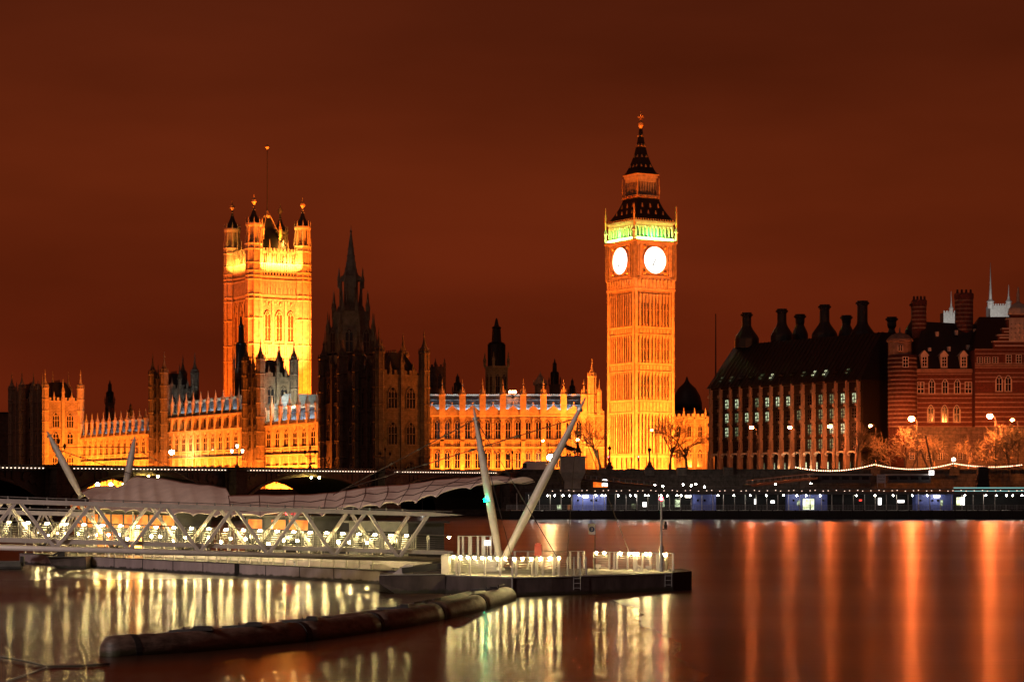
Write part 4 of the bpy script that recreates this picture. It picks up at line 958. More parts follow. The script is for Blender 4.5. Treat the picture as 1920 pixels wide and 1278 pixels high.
def chimney(px, d, pyt, py_bell, wpx, bell, parent=t):
    S = d / F; w = wpx * S / 2; z = lambda py: PZ(py, d); mb = MB(); lx = P(px, 0, d)
    mb.lathe(0, 0, [(bell * S / 2, z(py_bell) - 1.6), (bell * S / 2, z(py_bell - 5)), (bell * S / 2 * .9, z(py_bell - 10)), (bell * S / 2 * .62, z(py_bell - 19)), (bell * S / 2 * .5, z(py_bell - 23)), (w * 1.02, z(py_bell - 29)), (w, z(pyt + 9)), (w * 1.12, z(pyt + 8)), (w * 1.12, z(pyt))], 12)
    for i in range(10): a = i * math.pi / 5; mb.cbox(w * 1.1 * math.cos(a), w * 1.1 * math.sin(a), z(pyt + 6), z(pyt + 3), .22)
    o = mb.build('chimney', 'slate', parent); inv = Matrix.Rotation(-OR, 4, 'Z') @ (Vector((PX(px, d), d, 0)) - Vector((OA.x, OA.y, 0))); o.location.x, o.location.y = inv.x, inv.y
for a in ((1400, 525, 586, 640, 17, 46), (1466, 518, 579, 634, 17, 42), (1500, 530, 589, 632, 17, 30), (1546, 505, 571, 632, 18, 48), (1587, 518, 591, 632, 17, 30), (1617, 494, 564, 632, 19, 46), (1672, 505, 594, 640, 17, 22), (1718, 492, 567, 625, 19, 42)): chimney(*a)
for i in (7, 8, 9, 10): spot('rib_uplight', loc2w(OA, OR, xs[i], -1.0, GZ + .3), loc2w(OA, OR, xs[i], .2, GZ + 3), 2600, (1, .62, .30), 60, .6, .1)
# right return of the block: dark glazed corner
t2 = thing('dark_office_annex', 'dark annex with scattered lit windows between the ribbed office block and the brick building', 'building', (PX(1613, 486), 486, GZ))
wx = PX(1672, 486) - PX(1613, 486)
mb = MB(); mb.box(0, wx + 8, 0, 30, GZ, PZ(690, 486)); mb.build('wall', 'bronze', t2)
mb = MB(); mb.add([(0, -.2, PZ(690, 486)), (wx + 8, -.2, PZ(690, 486)), (wx + 8, 28, PZ(690, 486)), (0, 28, PZ(690, 486)), (0, 8, PZ(630, 490)), (wx + 8, 8, PZ(630, 490))], [(0, 1, 5, 4), (4, 5, 2, 3), (0, 4, 3), (1, 2, 5)]); mb.build('roof', 'slate', t2)
mb = MB()
for x in (.2, 2.6, 5.0, 6.8): mb.box(x - .22, x + .22, -.5, 0, GZ, PZ(692, 486))
mb.build('ribs', 'bronze', t2)
for j in range(6):
    for i in range(3): put(ow['window_dim' if (i + j) % 3 == 0 else ('window_green' if (i, j) in ((0, 5), (1, 4)) else 'dark_glass')], 'window', t2, (1.4 + i * 2.3, -.05, GZ + 3 + j * 3.3), 0, (.8, 1, .8))
# thin mast at the left of the block
g = tag(MB().build('x', 'slate') if False else (lambda m_: (m_.tube((0, 0, 0), (0, 0, PZ(588, 540) - GZ), .32, .12, 6), m_.cbox(0, 0, 0, 1.5, .6), m_.build('antenna_mast', 'slate'))[-1])(MB()), 'thin dark mast rising left of the office block', 'mast')
g.location = (PX(1342, 540), 540, GZ)

# ================================================================== striped red brick building
D = 468; QX = PX(1668, D); t = thing('brick_building', 'large red brick building with pale stone stripes, dormers and round corner turrets', 'building', (QX, D, GZ))
def qz(py): return PZ(py, D)
def qx(px): return PX(px, D) - QX
RWID = qx(1990)
mb = MB(); mb.box(qx(1722), qx(1832), 3, 26, qz(800), qz(694)); mb.box(qx(1828), RWID, 0, 26, qz(800), qz(655)); mb.build('wall', 'red_brick', t)
mb = MB(); mb.box(qx(1700), RWID, -.0, 26.2, GZ, qz(800)); mb.build('granite_base', 'granite', t)
mb = MB()
for py in range(800, 698, -9): mb.box(qx(1722), qx(1832), 2.93, 3, qz(py), qz(py) + .28)
for py in list(range(800, 745, -9)) + [716, 708, 700, 690, 682, 664, 656]: mb.box(qx(1828), RWID, -.08, 0, qz(py), qz(py) + .28)
mb.box(qx(1722), qx(1832), 2.3, 3, qz(697), qz(690)); mb.box(qx(1722), qx(1832), 2.6, 3, qz(739), qz(737)); mb.box(qx(1828), RWID, -.5, 0, qz(740), qz(737)); mb.box(qx(1828), RWID, -.35, 0, qz(686), qz(683))
mb.build('stone_bands', 'rib_stone', t)
# round corner turret, left
p = MB(); cxp = qx(1697); r = (1722 - 1668) / 2 * D / F
p.lathe(cxp, r, [(r, qz(880)), (r, qz(664))], 20); p.build('round_turret', 'red_brick', t, True)
p = MB()
for py in list(range(800, 664, -8)): p.lathe(cxp, r, [(r, qz(py) - .02), (r + .08, qz(py)), (r + .08, qz(py) + .28), (r, qz(py) + .3)], 20)
p.lathe(cxp - .6, r, [(r * .8, qz(664)), (r * .8, qz(640)), (r * .95, qz(638)), (r * .9, qz(634)), (r * .6, qz(626)), (.2, qz(621)), (.1, qz(610))], 16)
p.build('turret_cap', 'rib_stone', t)
mb = MB(); mb.add([(qx(1716), 2.5, qz(690)), (qx(1832), 2.5, qz(690)), (qx(1870), 13, qz(600)), (qx(1752), 13, qz(594)), (qx(1716), 26, qz(690)), (qx(1880), 26, qz(690))], [(0, 1, 2, 3), (3, 2, 5, 4), (0, 3, 4), (1, 5, 2)]); mb.build('roof', 'slate', t)
mb = MB(); mb.add([(qx(1826), .2, qz(655)), (RWID, .2, qz(655)), (RWID, 13, qz(585)), (qx(1860), 13, qz(585)), (qx(1826), 26, qz(655)), (RWID, 26, qz(655))], [(0, 1, 2, 3), (3, 2, 5, 4), (0, 3, 4)]); mb.build('roof', 'slate', t)
sw = MB(); sw.m = 1; sw.add([(-.65, 0, 0), (.65, 0, 0), (.65, 0, 2.5), (-.65, 0, 2.5)], [(0, 1, 2, 3)]); sw.m = 0
for x in (-.72, 0, .72): sw.box(x - .09, x + .09, -.12, .03, 0, 2.55)
for z in (0, .9, 1.7, 2.5): sw.box(-.8, .8, -.13, .03, z - .07, z + .07)
swm = sw.mesh('window', ['pale_stone', 'dark_glass'])
aw = gothic_window(1.25, 3.1, 2, depth=.25).mesh('arched_window', ['pale_stone', 'dark_glass'])
for px in (1731, 1752, 1777, 1800, 1821): put(aw if px not in (1731, 1821) else swm, 'window', t, (qx(px), 2.94, qz(736)))
for px in (1750, 1776, 1799): put(aw, 'window', t, (qx(px), 2.94, qz(790)), 0, (1.1, 1, 1.2))
for px in (1837, 1851, 1866): put(swm, 'window', t, (qx(px), -.06, qz(681)), 0, (.8, 1, .55))
for px in (1891, 1910): put(swm, 'window', t, (qx(px), -.06, qz(681)), 0, (.8, 1, .75))
for px in (1873, 1890): put(aw, 'window', t, (qx(px), -.06, qz(733)), 0, (1.1, 1, 1.1))
put(swm, 'window', t, (cxp + .1, -.05, qz(688)), 0, (.8, 1, .9)); put(swm, 'window', t, (cxp - 1.0, .25, qz(657)), 0, (.7, 1, .5))
for px in (1710, 1742, 1763, 1800, 1817, 1838): put(swm, 'window', t, (qx(px), -.03, qz(861)), 0, (.7, 1, .6))
dm_ = MB(); dm_.box(-.75, .75, 0, 3, 0, 2.7); dm_.add([(-1.05, -.2, 2.7), (1.05, -.2, 2.7), (0, -.2, 3.9), (-1.05, 3, 2.7), (1.05, 3, 2.7), (0, 3, 3.9)], [(0, 1, 2), (0, 2, 5, 3), (1, 4, 5, 2)])
dme = dm_.mesh('dormer', 'pale_stone')
for px in (1738, 1775, 1812):
    o = put(dme, 'dormer', t, (qx(px), 2.7, qz(688))); put(swm, 'window', o, (0, -.04, .3), 0, (.7, 1, .85))
sd = MB(); sd.box(-.35, .35, 0, 1.2, 0, 1.1); sdm = sd.mesh('roof_light', 'pale_stone')
for px, py, v in ((1754, 650, 6.5), (1791, 648, 6.5), (1828, 645, 6.7), (1774, 618, 9.8), (1811, 615, 9.9), (1848, 612, 10)):
    z = qz(py); put(sdm, 'roof_light', t, (qx(px), v - .0, z - .8))
for px, wp, pyt, pyb in ((1744, 27, 553, 612), (1831, 34, 540, 615)):
    w = wp * D / F / 2; c = MB(); c.lathe(qx(px), 11 + w, [(w, qz(pyb + 14)), (w, qz(pyt + 11)), (w * 1.08, qz(pyt + 10)), (w * 1.08, qz(pyt + 1)), (w, qz(pyt))], 20)
    for i in range(4): c.lathe(qx(px) - w * .75 + i * w * .5, 11 + w, [(.28, qz(pyt)), (.22, qz(pyt) + .9)], 8)
    ch = c.build('chimney', 'red_brick', t)
    c = MB()
    for py in range(pyt + 14, pyb, 8): c.lathe(qx(px), 11 + w, [(w, qz(py) - .15), (w + .06, qz(py) - .13), (w + .06, qz(py) + .13), (w, qz(py) + .15)], 20)
    c.build('stone_bands', 'rib_stone', ch)
# ornate gable with its domed turret at the right edge
mb = MB(); gz0 = qz(655); gx = qx(1905)
for j, (hw, z0, z1) in enumerate(((6.2, 655, 640), (5.2, 640, 628), (4.2, 628, 616), (3.2, 616, 598), (2.4, 598, 590))): mb.box(gx - hw + 1.2, gx + hw + 3, -.3, 1.5, qz(z0), qz(z1))
mb.build('gable', 'red_brick', t)
mb = MB()
for hw, py in ((6.2, 641), (5.2, 629), (4.2, 617), (3.2, 599), (5.8, 649), (4.8, 634), (3.8, 623)): mb.box(gx - hw + 1.1, gx + hw + 3, -.4, 1.6, qz(py), qz(py) + .25)
mb.box(gx - 1.6, gx + 3, -.5, 0, qz(640), qz(596))
for i in range(20): mb.ball((gx - 1.2 + (i % 5) * .9, -.5, qz(634) + (i // 5) * 1.0), .3, 6, 4)
mb.lathe(gx + .6, .6, [(2.2, qz(590)), (2.2, qz(586)), (2.0, qz(578)), (1.2, qz(570)), (.4, qz(566)), (.3, qz(560)), (.35, qz(553)), (.08, qz(537))], 14)
mb.build('gable_stonework', 'pale_stone', t)
spot('street_glow', (PX(1900, 440), 442, 14), (PX(1905, D), D, qz(610)), 4500, (1, .30, .10), 70)
spot('street_glow', (PX(1770, 440), 440, 14), (PX(1775, D), D, qz(715)), 1000, (1, .30, .10), 80)
spot('street_glow', (PX(1690, 440), 438, 14), (PX(1690, D), D, qz(650)), 900, (1, .34, .12), 50)
# white lit distant towers
def far_tower(px, d, w, pyt, pyb, spires, label):
    S = d / F; t = thing('distant_tower', label, 'tower', (PX(px, d), d, GZ), 0, 'white lit far towers behind the brick building'); ww = w * S / 2
    mb = MB(); mb.box(-ww, ww, -ww, ww, GZ, PZ(pyb, d)); cren(mb, -ww, ww, -ww - .1, -ww + .2, PZ(pyb, d), .8, .5, .5)
    for i in range(9): x = -ww + i * ww / 4; mb.box(x - .1, x + .1, -ww - .2, -ww, PZ(pyb + 30, d), PZ(pyb, d) + .5)
    mb.build('wall', 'pale_stone', t)
    for dx, wt, tip in spires:
        mb = MB(); x = dx * S; mb.lathe(x, -ww, [(wt, PZ(pyb + 6, d)), (wt, PZ(pyb - 6, d)), (wt * 1.3, PZ(pyb - 7, d)), (wt * .5, PZ(pyb - 12, d)), (wt * .25, PZ((pyb + tip) / 2, d)), (.06, PZ(tip, d))], 8); mb.build('spirelet', 'pale_stone', t)
    spot('roof_lamp', (PX(px, d - 18), d - 20, PZ(pyb, d) - 6), (PX(px, d), d - ww, PZ(pyb - 4, d)), 9000, (.93, .95, 1), 80)
far_tower(1871, 900, 36, 0, 574, ((-18, 1.3, 494), (16, 1.1, 535)), 'white lit twin-spired tower peeping over the brick roof')
far_tower(1783, 900, 34, 0, 587, ((-3, .8, 547),), 'smaller greyish white lit tower seen left of the big striped chimney')
# dark low buildings at far left
t = thing('dark_block', 'featureless dark building at the far left edge', 'building', (PX(-40, 880), 880, GZ))
mb = MB(); mb.box(0, 15, 0, 20, GZ, PZ(772, 880)); mb.build('wall', 'unlit_stone', t)
mb = MB(); mb.box(2, 6, 4, 8, PZ(772, 880), PZ(766, 880)); mb.box(-.2, 15.2, -.2, 20.2, PZ(775, 880), PZ(774, 880) + .3); mb.build('roof', 'slate', t)

# ================================================================== trees
def tree(px, d, h, seed, label, spread=1.0, lean=0, dens=5, z0=GZ, bark='bark'):
    r_ = random.Random(seed); t = thing('bare_tree', label, 'tree', (PX(px, d), d, z0), 0, 'leafless trees along the embankment')
    tr = MB(); br = MB(); n_seg = 0
    def grow(p, dirn, ln, rad, lev):
        pts = [p]; rs = [rad]; q_ = p; dd = dirn.copy(); steps = 3
        for s_ in range(steps):
            dd = (dd + Vector((r_.uniform(-.22, .22), r_.uniform(-.22, .22), r_.uniform(-.08, .16)))).normalized()
            q_ = q_ + dd * ln / steps; pts.append(q_); rs.append(rad * (1 - .4 * (s_ + 1) / steps))
        (tr if lev == 0 else br).path(pts, rs, 6 if lev < 2 else (4 if lev < 4 else 3))
        if lev >= dens: return
        k = 4 if lev == 0 else (3 if lev < 4 else 2)
        for i in range(k + (1 if lev in (2, 3) else 0)):
            f = r_.uniform(.3, 1.0) if lev else (.55 + .45 * i / k); ii = min(int(f * steps), steps - 1); fr = f * steps - ii
            pp = pts[ii].lerp(pts[ii + 1], fr)
            ang = r_.uniform(0, 6.28); tilt = r_.uniform(.45, 1.0) * spread if lev else r_.uniform(.45, .9) * spread
            a = dd.orthogonal().normalized(); b2 = dd.cross(a)
            nd = (dd * math.cos(tilt) + (a * math.cos(ang) + b2 * math.sin(ang)) * math.sin(tilt)); nd.z += .02; nd.normalize()
            grow(pp, nd, ln * r_.uniform(.55, .85), max(.03, rs[ii + 1] * r_.uniform(.6, .82)), lev + 1)
    grow(Vector((0, 0, 0)), Vector((lean, 0, 1)).normalized(), h * .40, h * .026, 0)
    o = tr.build('trunk', bark, t); o.location.z = 0; o = br.build('crown', bark, t); o.location.z = 0
    return t
tree(1127, 470, 15, 4, 'bare black tree silhouetted against the golden wall left of the clock tower', 1.0)
tree(1257, 466, 15.5, 9, 'bare black tree before the right foot of the clock tower', 1.0, -.05)
tree(1290, 474, 15.5, 21, 'bare tree just right of the clock tower, thinner than the one beside it', 1.0)
tree(1700, 449, 12, 31, 'bare tree glowing orange beside the street lamp left of the brick building', 1.1, 0, 5, GZ, 'lamplit_bark')
tree(1670, 452, 9.5, 32, 'small orange lit bare tree at the foot of the round brick turret', 1.2, 0, 5, GZ, 'lamplit_bark')
tree(1815, 450, 9, 35, 'small dark bare tree right of the globe lamp', 1.1, 0, 5, GZ, 'lamplit_bark')
tree(1850, 449, 13, 41, 'big bare tree glowing orange under the second bright street lamp from the right edge', 1.15, .05, 5, GZ, 'lamplit_bark')
tree(1752, 452, 10.5, 61, 'thin orange lit bare tree left of the globe lamp', 1.1, 0, 5, GZ, 'lamplit_bark')
tree(1893, 441, 11.5, 47, 'dark bare tree nearest the right edge', 1.15, 0, 6)
tree(1606, 452, 13, 53, 'slim dark bare tree before the right end of the office block', .7, 0, 5)
# leaning artist-like timber prop by the trees (A-shaped frame)
mb = MB(); mb.bar((-2.4, 0, 0), (0, 0, 5.0), .22); mb.bar((2.0, 0, 0), (0, 0, 5.0), .26); mb.bar((2.6, 0, 0), (1.0, 0, 8.0), .3)
o = tag(mb.build('timber_prop', 'bark'), 'dark A-shaped prop standing by the orange trees', 'prop'); o.location = (PX(1726, 440), 440, GZ)

# ================================================================== street lamps
for px, py, d, r, lab in ((1409, 801, 476, .42, 'orange street lamp before the left half of the office block'), (1481, 801, 474, .42, 'orange street lamp at the middle of the office block'),
                          (1556, 799, 472, .45, 'orange street lamp before the right half of the office block'), (1632, 798, 458, .30, 'small orange street lamp between office block and brick turret'),
                          (1709, 785, 446, .62, 'largest bright orange street lamp above the glowing tree'), (1856, 780, 446, .6, 'bright orange street lamp above the big tree near the right edge'),
                          (1898, 787, 446, .34, 'small orange street lamp nearest the right edge'), (1083, 824, 480, .3, 'small white-orange street lamp just right of the chariot statue'),
                          (1018, 826, 500, .26, 'small orange street lamp left of the leaning mast top'), (1222, 806, 480, .28, 'small orange street lamp before the clock tower')):
    street_lamp(px, py, d, GZ, r, 'sodium_strong' if px in (1709, 1856) else 'sodium', lab)
for px, py, d, e_ in ((1409, 801, 476, 7000), (1481, 801, 474, 8000), (1556, 799, 472, 11000), (1632, 798, 458, 6000)):
    spot('street_glow', (PX(px, d), d + .8, PZ(py, d)), (PX(px, d) + 4, d + 22, GZ + 4), e_, (1, .30, .09), 120, .9, .3)
for px, py, d, e_ in ((1709, 785, 445, 30000), (1856, 780, 445, 30000), (1898, 787, 440, 12000)):
    spot('street_glow', (PX(px, d), d - 2.5, PZ(py, d) + 1), (PX(px, d), d + 6, GZ + 4), e_, (1, .24, .04), 130, .9, .3)
street_lamp(1033, 857, 468, GZ, .85, 'sodium_white', 'dazzling lamp seen right beside the right-leaning mast', 0)
# globe lamps and dark lanterns on the river wall
def wall_lamp(px, py, lit, label):
    d = 446 - (PX(px, 446) - 60) * 22 / 640 if px > 1200 else 452; z0 = 9.75
    g = thing('wall_lamp', label, 'lamp', (PX(px, d), d, z0), 0, 'ornate lamps on the river wall'); h = PZ(py, d) - z0
    m1 = MB(); m1.lathe(0, 0, [(.85, 0), (.8, .5), (.45, .9), (.5, 1.2), (.22, 1.6), (.13, h - .45), (.28, h - .35)], 10); o = m1.build('post', 'cast_iron', g); o.location.z = 0
    m1 = MB(); m1.ball((0, 0, h), .38, 12, 8); o = m1.build('globe', 'vivid_lantern' if lit else 'dark_glass', g); o.location.z = 0
    m1 = MB(); m1.lathe(0, 0, [(.2, h + .36), (.12, h + .5), (.03, h + .75)], 8); o = m1.build('cap', 'cast_iron', g); o.location.z = 0
wall_lamp(1788, 861, True, 'lit white globe lamp on the river wall under the string lights')
wall_lamp(1640, 866, False, 'unlit globe lamp on the river wall left of the long kiosk')
wall_lamp(1218, 843, False, 'unlit globe lamp on the river wall before the clock tower')
wall_lamp(1143, 840, False, 'unlit globe lamp on the river wall left of the clock tower')
# string lights
g = thing('string_lights', 'festoon of white bulbs strung in swags along the river wall', 'string lights', (PX(1490, 436), 436, 9.7))
GX = PX(1490, 436)
nodes = [(1490, 874), (1560, 881), (1640, 869), (1710, 878), (1788, 867), (1862, 874), (1932, 867)]
pts = []
def swag(px):
    for (a, ya), (b2, yb) in zip(nodes[:-1:2], nodes[2::2]): pass
    for i in range(0, len(nodes) - 1, 2):
        a, m_, b2 = nodes[i], nodes[i + 1], nodes[i + 2]
        if a[0] <= px <= b2[0]:
            tt = (px - a[0]) / (b2[0] - a[0]); lin = a[1] + (b2[1] - a[1]) * tt; sag = m_[1] - (a[1] + b2[1]) / 2
            return lin + sag * 4 * tt * (1 - tt)
    return 870
for i in range(101): px = 1490 + i * 4.4; pts.append((px, swag(px)))
mb = MB()
for (a, ya), (b2, yb) in zip(pts[:-1], pts[1:]): mb.tube((PX(a, 434) - GX, -2, PZ(ya, 434)), (PX(b2, 434) - GX, -2, PZ(yb, 434)), .04, n=4, cap=False)
for px in (1490, 1640, 1788): mb.tube((PX(px, 434) - GX, -2, 9.6), (PX(px, 434) - GX, -2, PZ(swag(px), 434) + .2), .08)
mb.build('cable', 'cast_iron', g)
fb = MB(); fb.ball((0, 0, -.12), .11, 8, 5); fbm = fb.mesh('bulb', 'festoon')
for i in range(99): px = 1492 + i * 4.32; put(fbm, 'bulb', g, (PX(px, 434) - GX, -2, PZ(swag(px), 434)))
# road behind: rail barrier, kiosks and signs
def kiosk(px0, px1, py0, py1, label, sign=None):
    d = 432.5; t = thing('kiosk', label, 'kiosk', (PX(px0, d), d, PZ(py1, d)), 0, 'ticket kiosks on the upper walkway'); w = PX(px1, d) - PX(px0, d)
    z0, z1 = PZ(py1, d), PZ(py0, d)
    mb = MB(); mb.box(0, w, 0, 2.4, z0, z1 - .3); mb.build('body', 'shed_grey', t)
    mb = MB(); mb.box(-.3, w + .3, -.5, 2.7, z1 - .3, z1); mb.build('roof', 'white_steel', t)
    n_ = int(w / 2); 
    for i in range(n_): wn_ = MB(); wn_.box(.3 + i * w / n_, w / n_ * (i + 1) - .3, -.04, 0, z0 + .7, z1 - .5); wn_.build('window', 'dark_glass', t)
    return t
kiosk(1520, 1632, 888, 905, 'dark ticket kiosk with a white roof edge, the left of two above the pier')
kiosk(1664, 1745, 888, 905, 'dark ticket kiosk with a white roof edge under the string lights')
o = MB(); o.box(-.9, .9, -.05, .05, 0, 1.75); o.box(-.8, -.7, -.02, .02, -.9, 0); o.box(.7, .8, -.02, .02, -.9, 0)
sb = thing('notice_board', 'white notice board with two short lines of dark lettering beside the kiosk', 'sign', (PX(1652, 431), 430.8, PZ(905, 431)))
o = o.build('board', 'sign_white', sb); o.location.z = 0
def text(s, size, loc, rz, mat, parent, name='lettering', align='CENTER'):
    cu = bpy.data.curves.new(name, 'FONT'); cu.body = s; cu.size = size; cu.align_x = align; cu.align_y = 'CENTER'; cu.extrude = .004; cu.materials.append(MAT[mat])
    o = bpy.data.objects.new(name, cu); COL.objects.link(o); bpy.context.view_layer.update(); me = bpy.data.meshes.new_from_object(o.evaluated_get(bpy.context.evaluated_depsgraph_get())); bpy.data.objects.remove(o)
    o = bpy.data.objects.new(name, me); COL.objects.link(o); o.parent = parent; o.location = loc; o.rotation_euler = (R(90), 0, rz); return o
text('Boats to', .42, (0, -.06, 1.25), 0, 'cast_iron', sb); text('Tower', .42, (0, -.06, .65), 0, 'cast_iron', sb)
sb = thing('pier_sign', 'small illuminated white sign beside the long kiosk', 'sign', (PX(1748, 430), 430.8, PZ(890, 430)))
mb = MB(); mb.box(-.5, .5, -.06, .06, 0, .9); o = mb.build('board', 'screen_white', sb); o.location.z = 0
mb = MB(); mb.box(-.3, .1, -.09, -.06, .35, .7); o = mb.build('mark', 'sign_blue', sb); o.location.z = 0
# dark tarpaulin-covered stand near right
mb = MB(); mb.frus(0, 0, 0, 4.6, 1.3, 1, .9, .7); mb.box(-1.4, 1.4, -1, 1, 1.8, 2.1); mb.box(.9, 1.3, -.6, .6, 3.0, 4.3)
o = tag(mb.build('covered_stand', 'rubber'), 'black covered stand on the upper walkway near the right edge', 'stand'); o.location = (PX(1842, 430), 430, PZ(917, 430))
# fence at right with lit rails
g = thing('walkway_railing', 'dark railing on the upper walkway at the right edge', 'railing', (PX(1855, 431), 430.6, 9.0))
mb = MB()
for z in (9.0, 9.7, 10.5): mb.box(0, 14, -.04, .04, z, z + .08)
for i in range(12): mb.cbox(i * 1.25, 0, 8.5, 10.6, .06)
mb.build('rail', 'cast_iron', g)
# traffic light and cars on the road
def traffic_light(px, d, label):
    g = thing('traffic_light', label, 'traffic light', (PX(px, d), d, GZ), 0, 'traffic lights on the embankment road')
    m1 = MB(); m1.tube((0, 0, 0), (0, 0, 3.2), .08); o = m1.build('pole', 'cast_iron', g); o.location.z = 0
    m1 = MB(); m1.box(-.22, .22, -.15, .15, 3.2, 4.4); o = m1.build('housing', 'cast_iron', g); o.location.z = 0
    m1 = MB(); m1.ball((0, -.18, 4.15), .15, 8, 6); o2 = m1.build('red_lamp', 'red_nav', o); o2.location.z = 0
traffic_light(1141, 478, 'traffic light showing red at the foot of the tree left of the clock tower')
traffic_light(1197, 476, 'traffic light showing red before the clock tower corner')
def car(px, d, label, matn, L_=4.4, Hh=1.5, van=False, name='parked_car'):
    g = thing(name, label, 'van' if van else 'car', (PX(px, d), d, GZ), 0)
    b = MB()
    prof = [(0, .45), (.1, .85), (.9, 1.0), (1.5, Hh), (3.2, Hh), (4.0, 1.02), (4.4, .9), (4.4, .45)] if not van else [(0, .45), (.05, 1.3), (.7, 1.6), (1.2, Hh), (L_, Hh), (L_, .45)]
    n_ = len(prof); b.add([(x - L_ / 2, -.9, z) for x, z in prof] + [(x - L_ / 2, .9, z) for x, z in prof], [tuple(range(n_)), tuple(range(2 * n_ - 1, n_ - 1, -1))] + [(i, n_ + i, n_ + (i + 1) % n_, (i + 1) % n_) for i in range(n_)])
    o = b.build('body', matn, g); o.location.z = 0
    b = MB(); b.box(-.9 if not van else -L_ / 2 + .9, .9 if not van else -L_ / 2 + 1.8, -.92, -.90, 1.0 if not van else 1.5, Hh - .12 if not van else Hh - .4); o = b.build('window', 'dark_glass', g); o.location.z = 0
    for x in (-L_ / 2 + .85, L_ / 2 - .85): b = MB(); b.tube((x, -.95, .34), (x, -.7, .34), .34, n=12); o = b.build('wheel', 'rubber', g); o.location.z = 0
car(1182, 470, 'pale car passing in front of the clock tower foot', 'white_steel')
car(998, 466, 'brownish white tall van at the end of the bridge', 'sign_white', 6.0, 3.0, True, 'delivery_van')
# chariot statue on its tall plinth
SD = 449; t = thing('chariot_statue', 'dark bronze statue of a rearing two-horse chariot on a tall stone plinth', 'statue', (PX(1076, SD), SD, 4.0))
def sz(py): return PZ(py, SD)
def sx(px): return PX(px, SD) - PX(1076, SD)
mb = MB(); mb.box(sx(1050), sx(1097), -2.6, 3, sz(885), sz(858)); mb.frus((sx(1050) + sx(1097)) / 2, .2, sz(905), sz(885), 1.6, 2.0, (sx(1097) - sx(1050)) / 2, 2.8); mb.box(sx(1048), sx(1099), -2.8, 3.2, sz(858), sz(855)); mb.box(sx(1058), sx(1088), -2, 2, 3, sz(905)); mb.build('plinth', 'pale_stone', t)
def horse(y):
    b = MB(); z0 = sz(855); X0 = sx(1066)
    b.path([(X0 + 1.5, y, z0 + 1.5), (X0 + .7, y, z0 + 1.55), (X0 - .1, y, z0 + 1.9), (X0 - .6, y, z0 + 2.2)], [.32, .42, .42, .3], 8)
    b.path([(X0 - .45, y, z0 + 2.1), (X0 - .95, y, z0 + 2.75), (X0 - 1.1, y, z0 + 3.0)], [.3, .2, .17], 8)
    b.path([(X0 - 1.0, y, z0 + 3.05), (X0 - 1.35, y, z0 + 2.95), (X0 - 1.65, y, z0 + 2.65)], [.18, .15, .09], 8)
    b.frus(X0 - 1.0, y, z0 + 3.1, z0 + 3.35, .05, .1, .02, .08)
    for s_ in (-.2, .2):
        b.path([(X0 + 1.3, y + s_, z0 + 1.35), (X0 + 1.1, y + s_, z0 + .85), (X0 + 1.55, y + s_, z0 + .45), (X0 + 1.4, y + s_, z0 + .05)], [.24, .16, .09, .1], 6)
        b.path([(X0 - .4, y + s_, z0 + 1.9), (X0 - 1.15 + s_, y + s_, z0 + 1.85), (X0 - 1.25 + s_, y + s_, z0 + 1.35)], [.17, .1, .08], 6)
    b.path([(X0 + 1.55, y, z0 + 1.6), (X0 + 1.95, y, z0 + 1.5), (X0 + 2.05, y, z0 + .9)], [.09, .12, .04], 6)
    b.build('horse', 'bronze', t, True)
horse(-.7); horse(.7)
b = MB(); cx = sx(1083); z0 = sz(855); n_ = 16
for y in (-.95, .95):
    for i in range(n_):
        a0, a1 = 2 * math.pi * i / n_, 2 * math.pi * (i + 1) / n_
        b.bar((cx + .75 * math.cos(a0), y, z0 + .78 + .75 * math.sin(a0)), (cx + .75 * math.cos(a1), y, z0 + .78 + .75 * math.sin(a1)), .12)
    for i in range(4): a0 = i * math.pi / 4; b.bar((cx - .72 * math.cos(a0), y, z0 + .78 - .72 * math.sin(a0)), (cx + .72 * math.cos(a0), y, z0 + .78 + .72 * math.sin(a0)), .07)
b.box(cx - .9, cx + .9, -.8, .8, z0 + .8, z0 + 1.0); b.frus(cx - .75, 0, z0 + 1.0, z0 + 1.9, .1, .8, .15, .9); b.bar((cx - .8, 0, z0 + .9), (cx - 2.6, 0, z0 + 1.6), .12); b.build('chariot', 'bronze', t)
b = MB(); b.path([(cx, 0, z0 + .95), (cx, 0, z0 + 1.6), (cx, 0, z0 + 2.2), (cx, 0, z0 + 2.75), (cx, 0, z0 + 2.95), (cx, 0, z0 + 3.15), (cx, 0, z0 + 3.4)], [.42, .38, .24, .3, .1, .16, .12], 10)
b.path([(cx - .1, -.28, z0 + 2.7), (cx - .5, -.45, z0 + 2.8), (cx - .85, -.45, z0 + 3.2)], [.11, .09, .06], 6); b.path([(cx, .28, z0 + 2.7), (cx - .45, .4, z0 + 2.65), (cx - .75, .4, z0 + 3.0)], [.11, .09, .06], 6)
b.tube((cx - .85, -.45, z0 + 2.3), (cx - .85, -.45, z0 + 4.6), .035); b.build('figure', 'bronze', t, True)
b = MB()
for s_ in (-.55, .55): b.path([(cx + .45, s_, z0 + 1.0), (cx + .4, s_, z0 + 1.5), (cx + .2, s_, z0 + 2.1)], [.26, .26, .12], 8); b.ball((cx + .15, s_, z0 + 2.3), .16, 8, 6)
b.build('crouching_daughters', 'bronze', t, True)
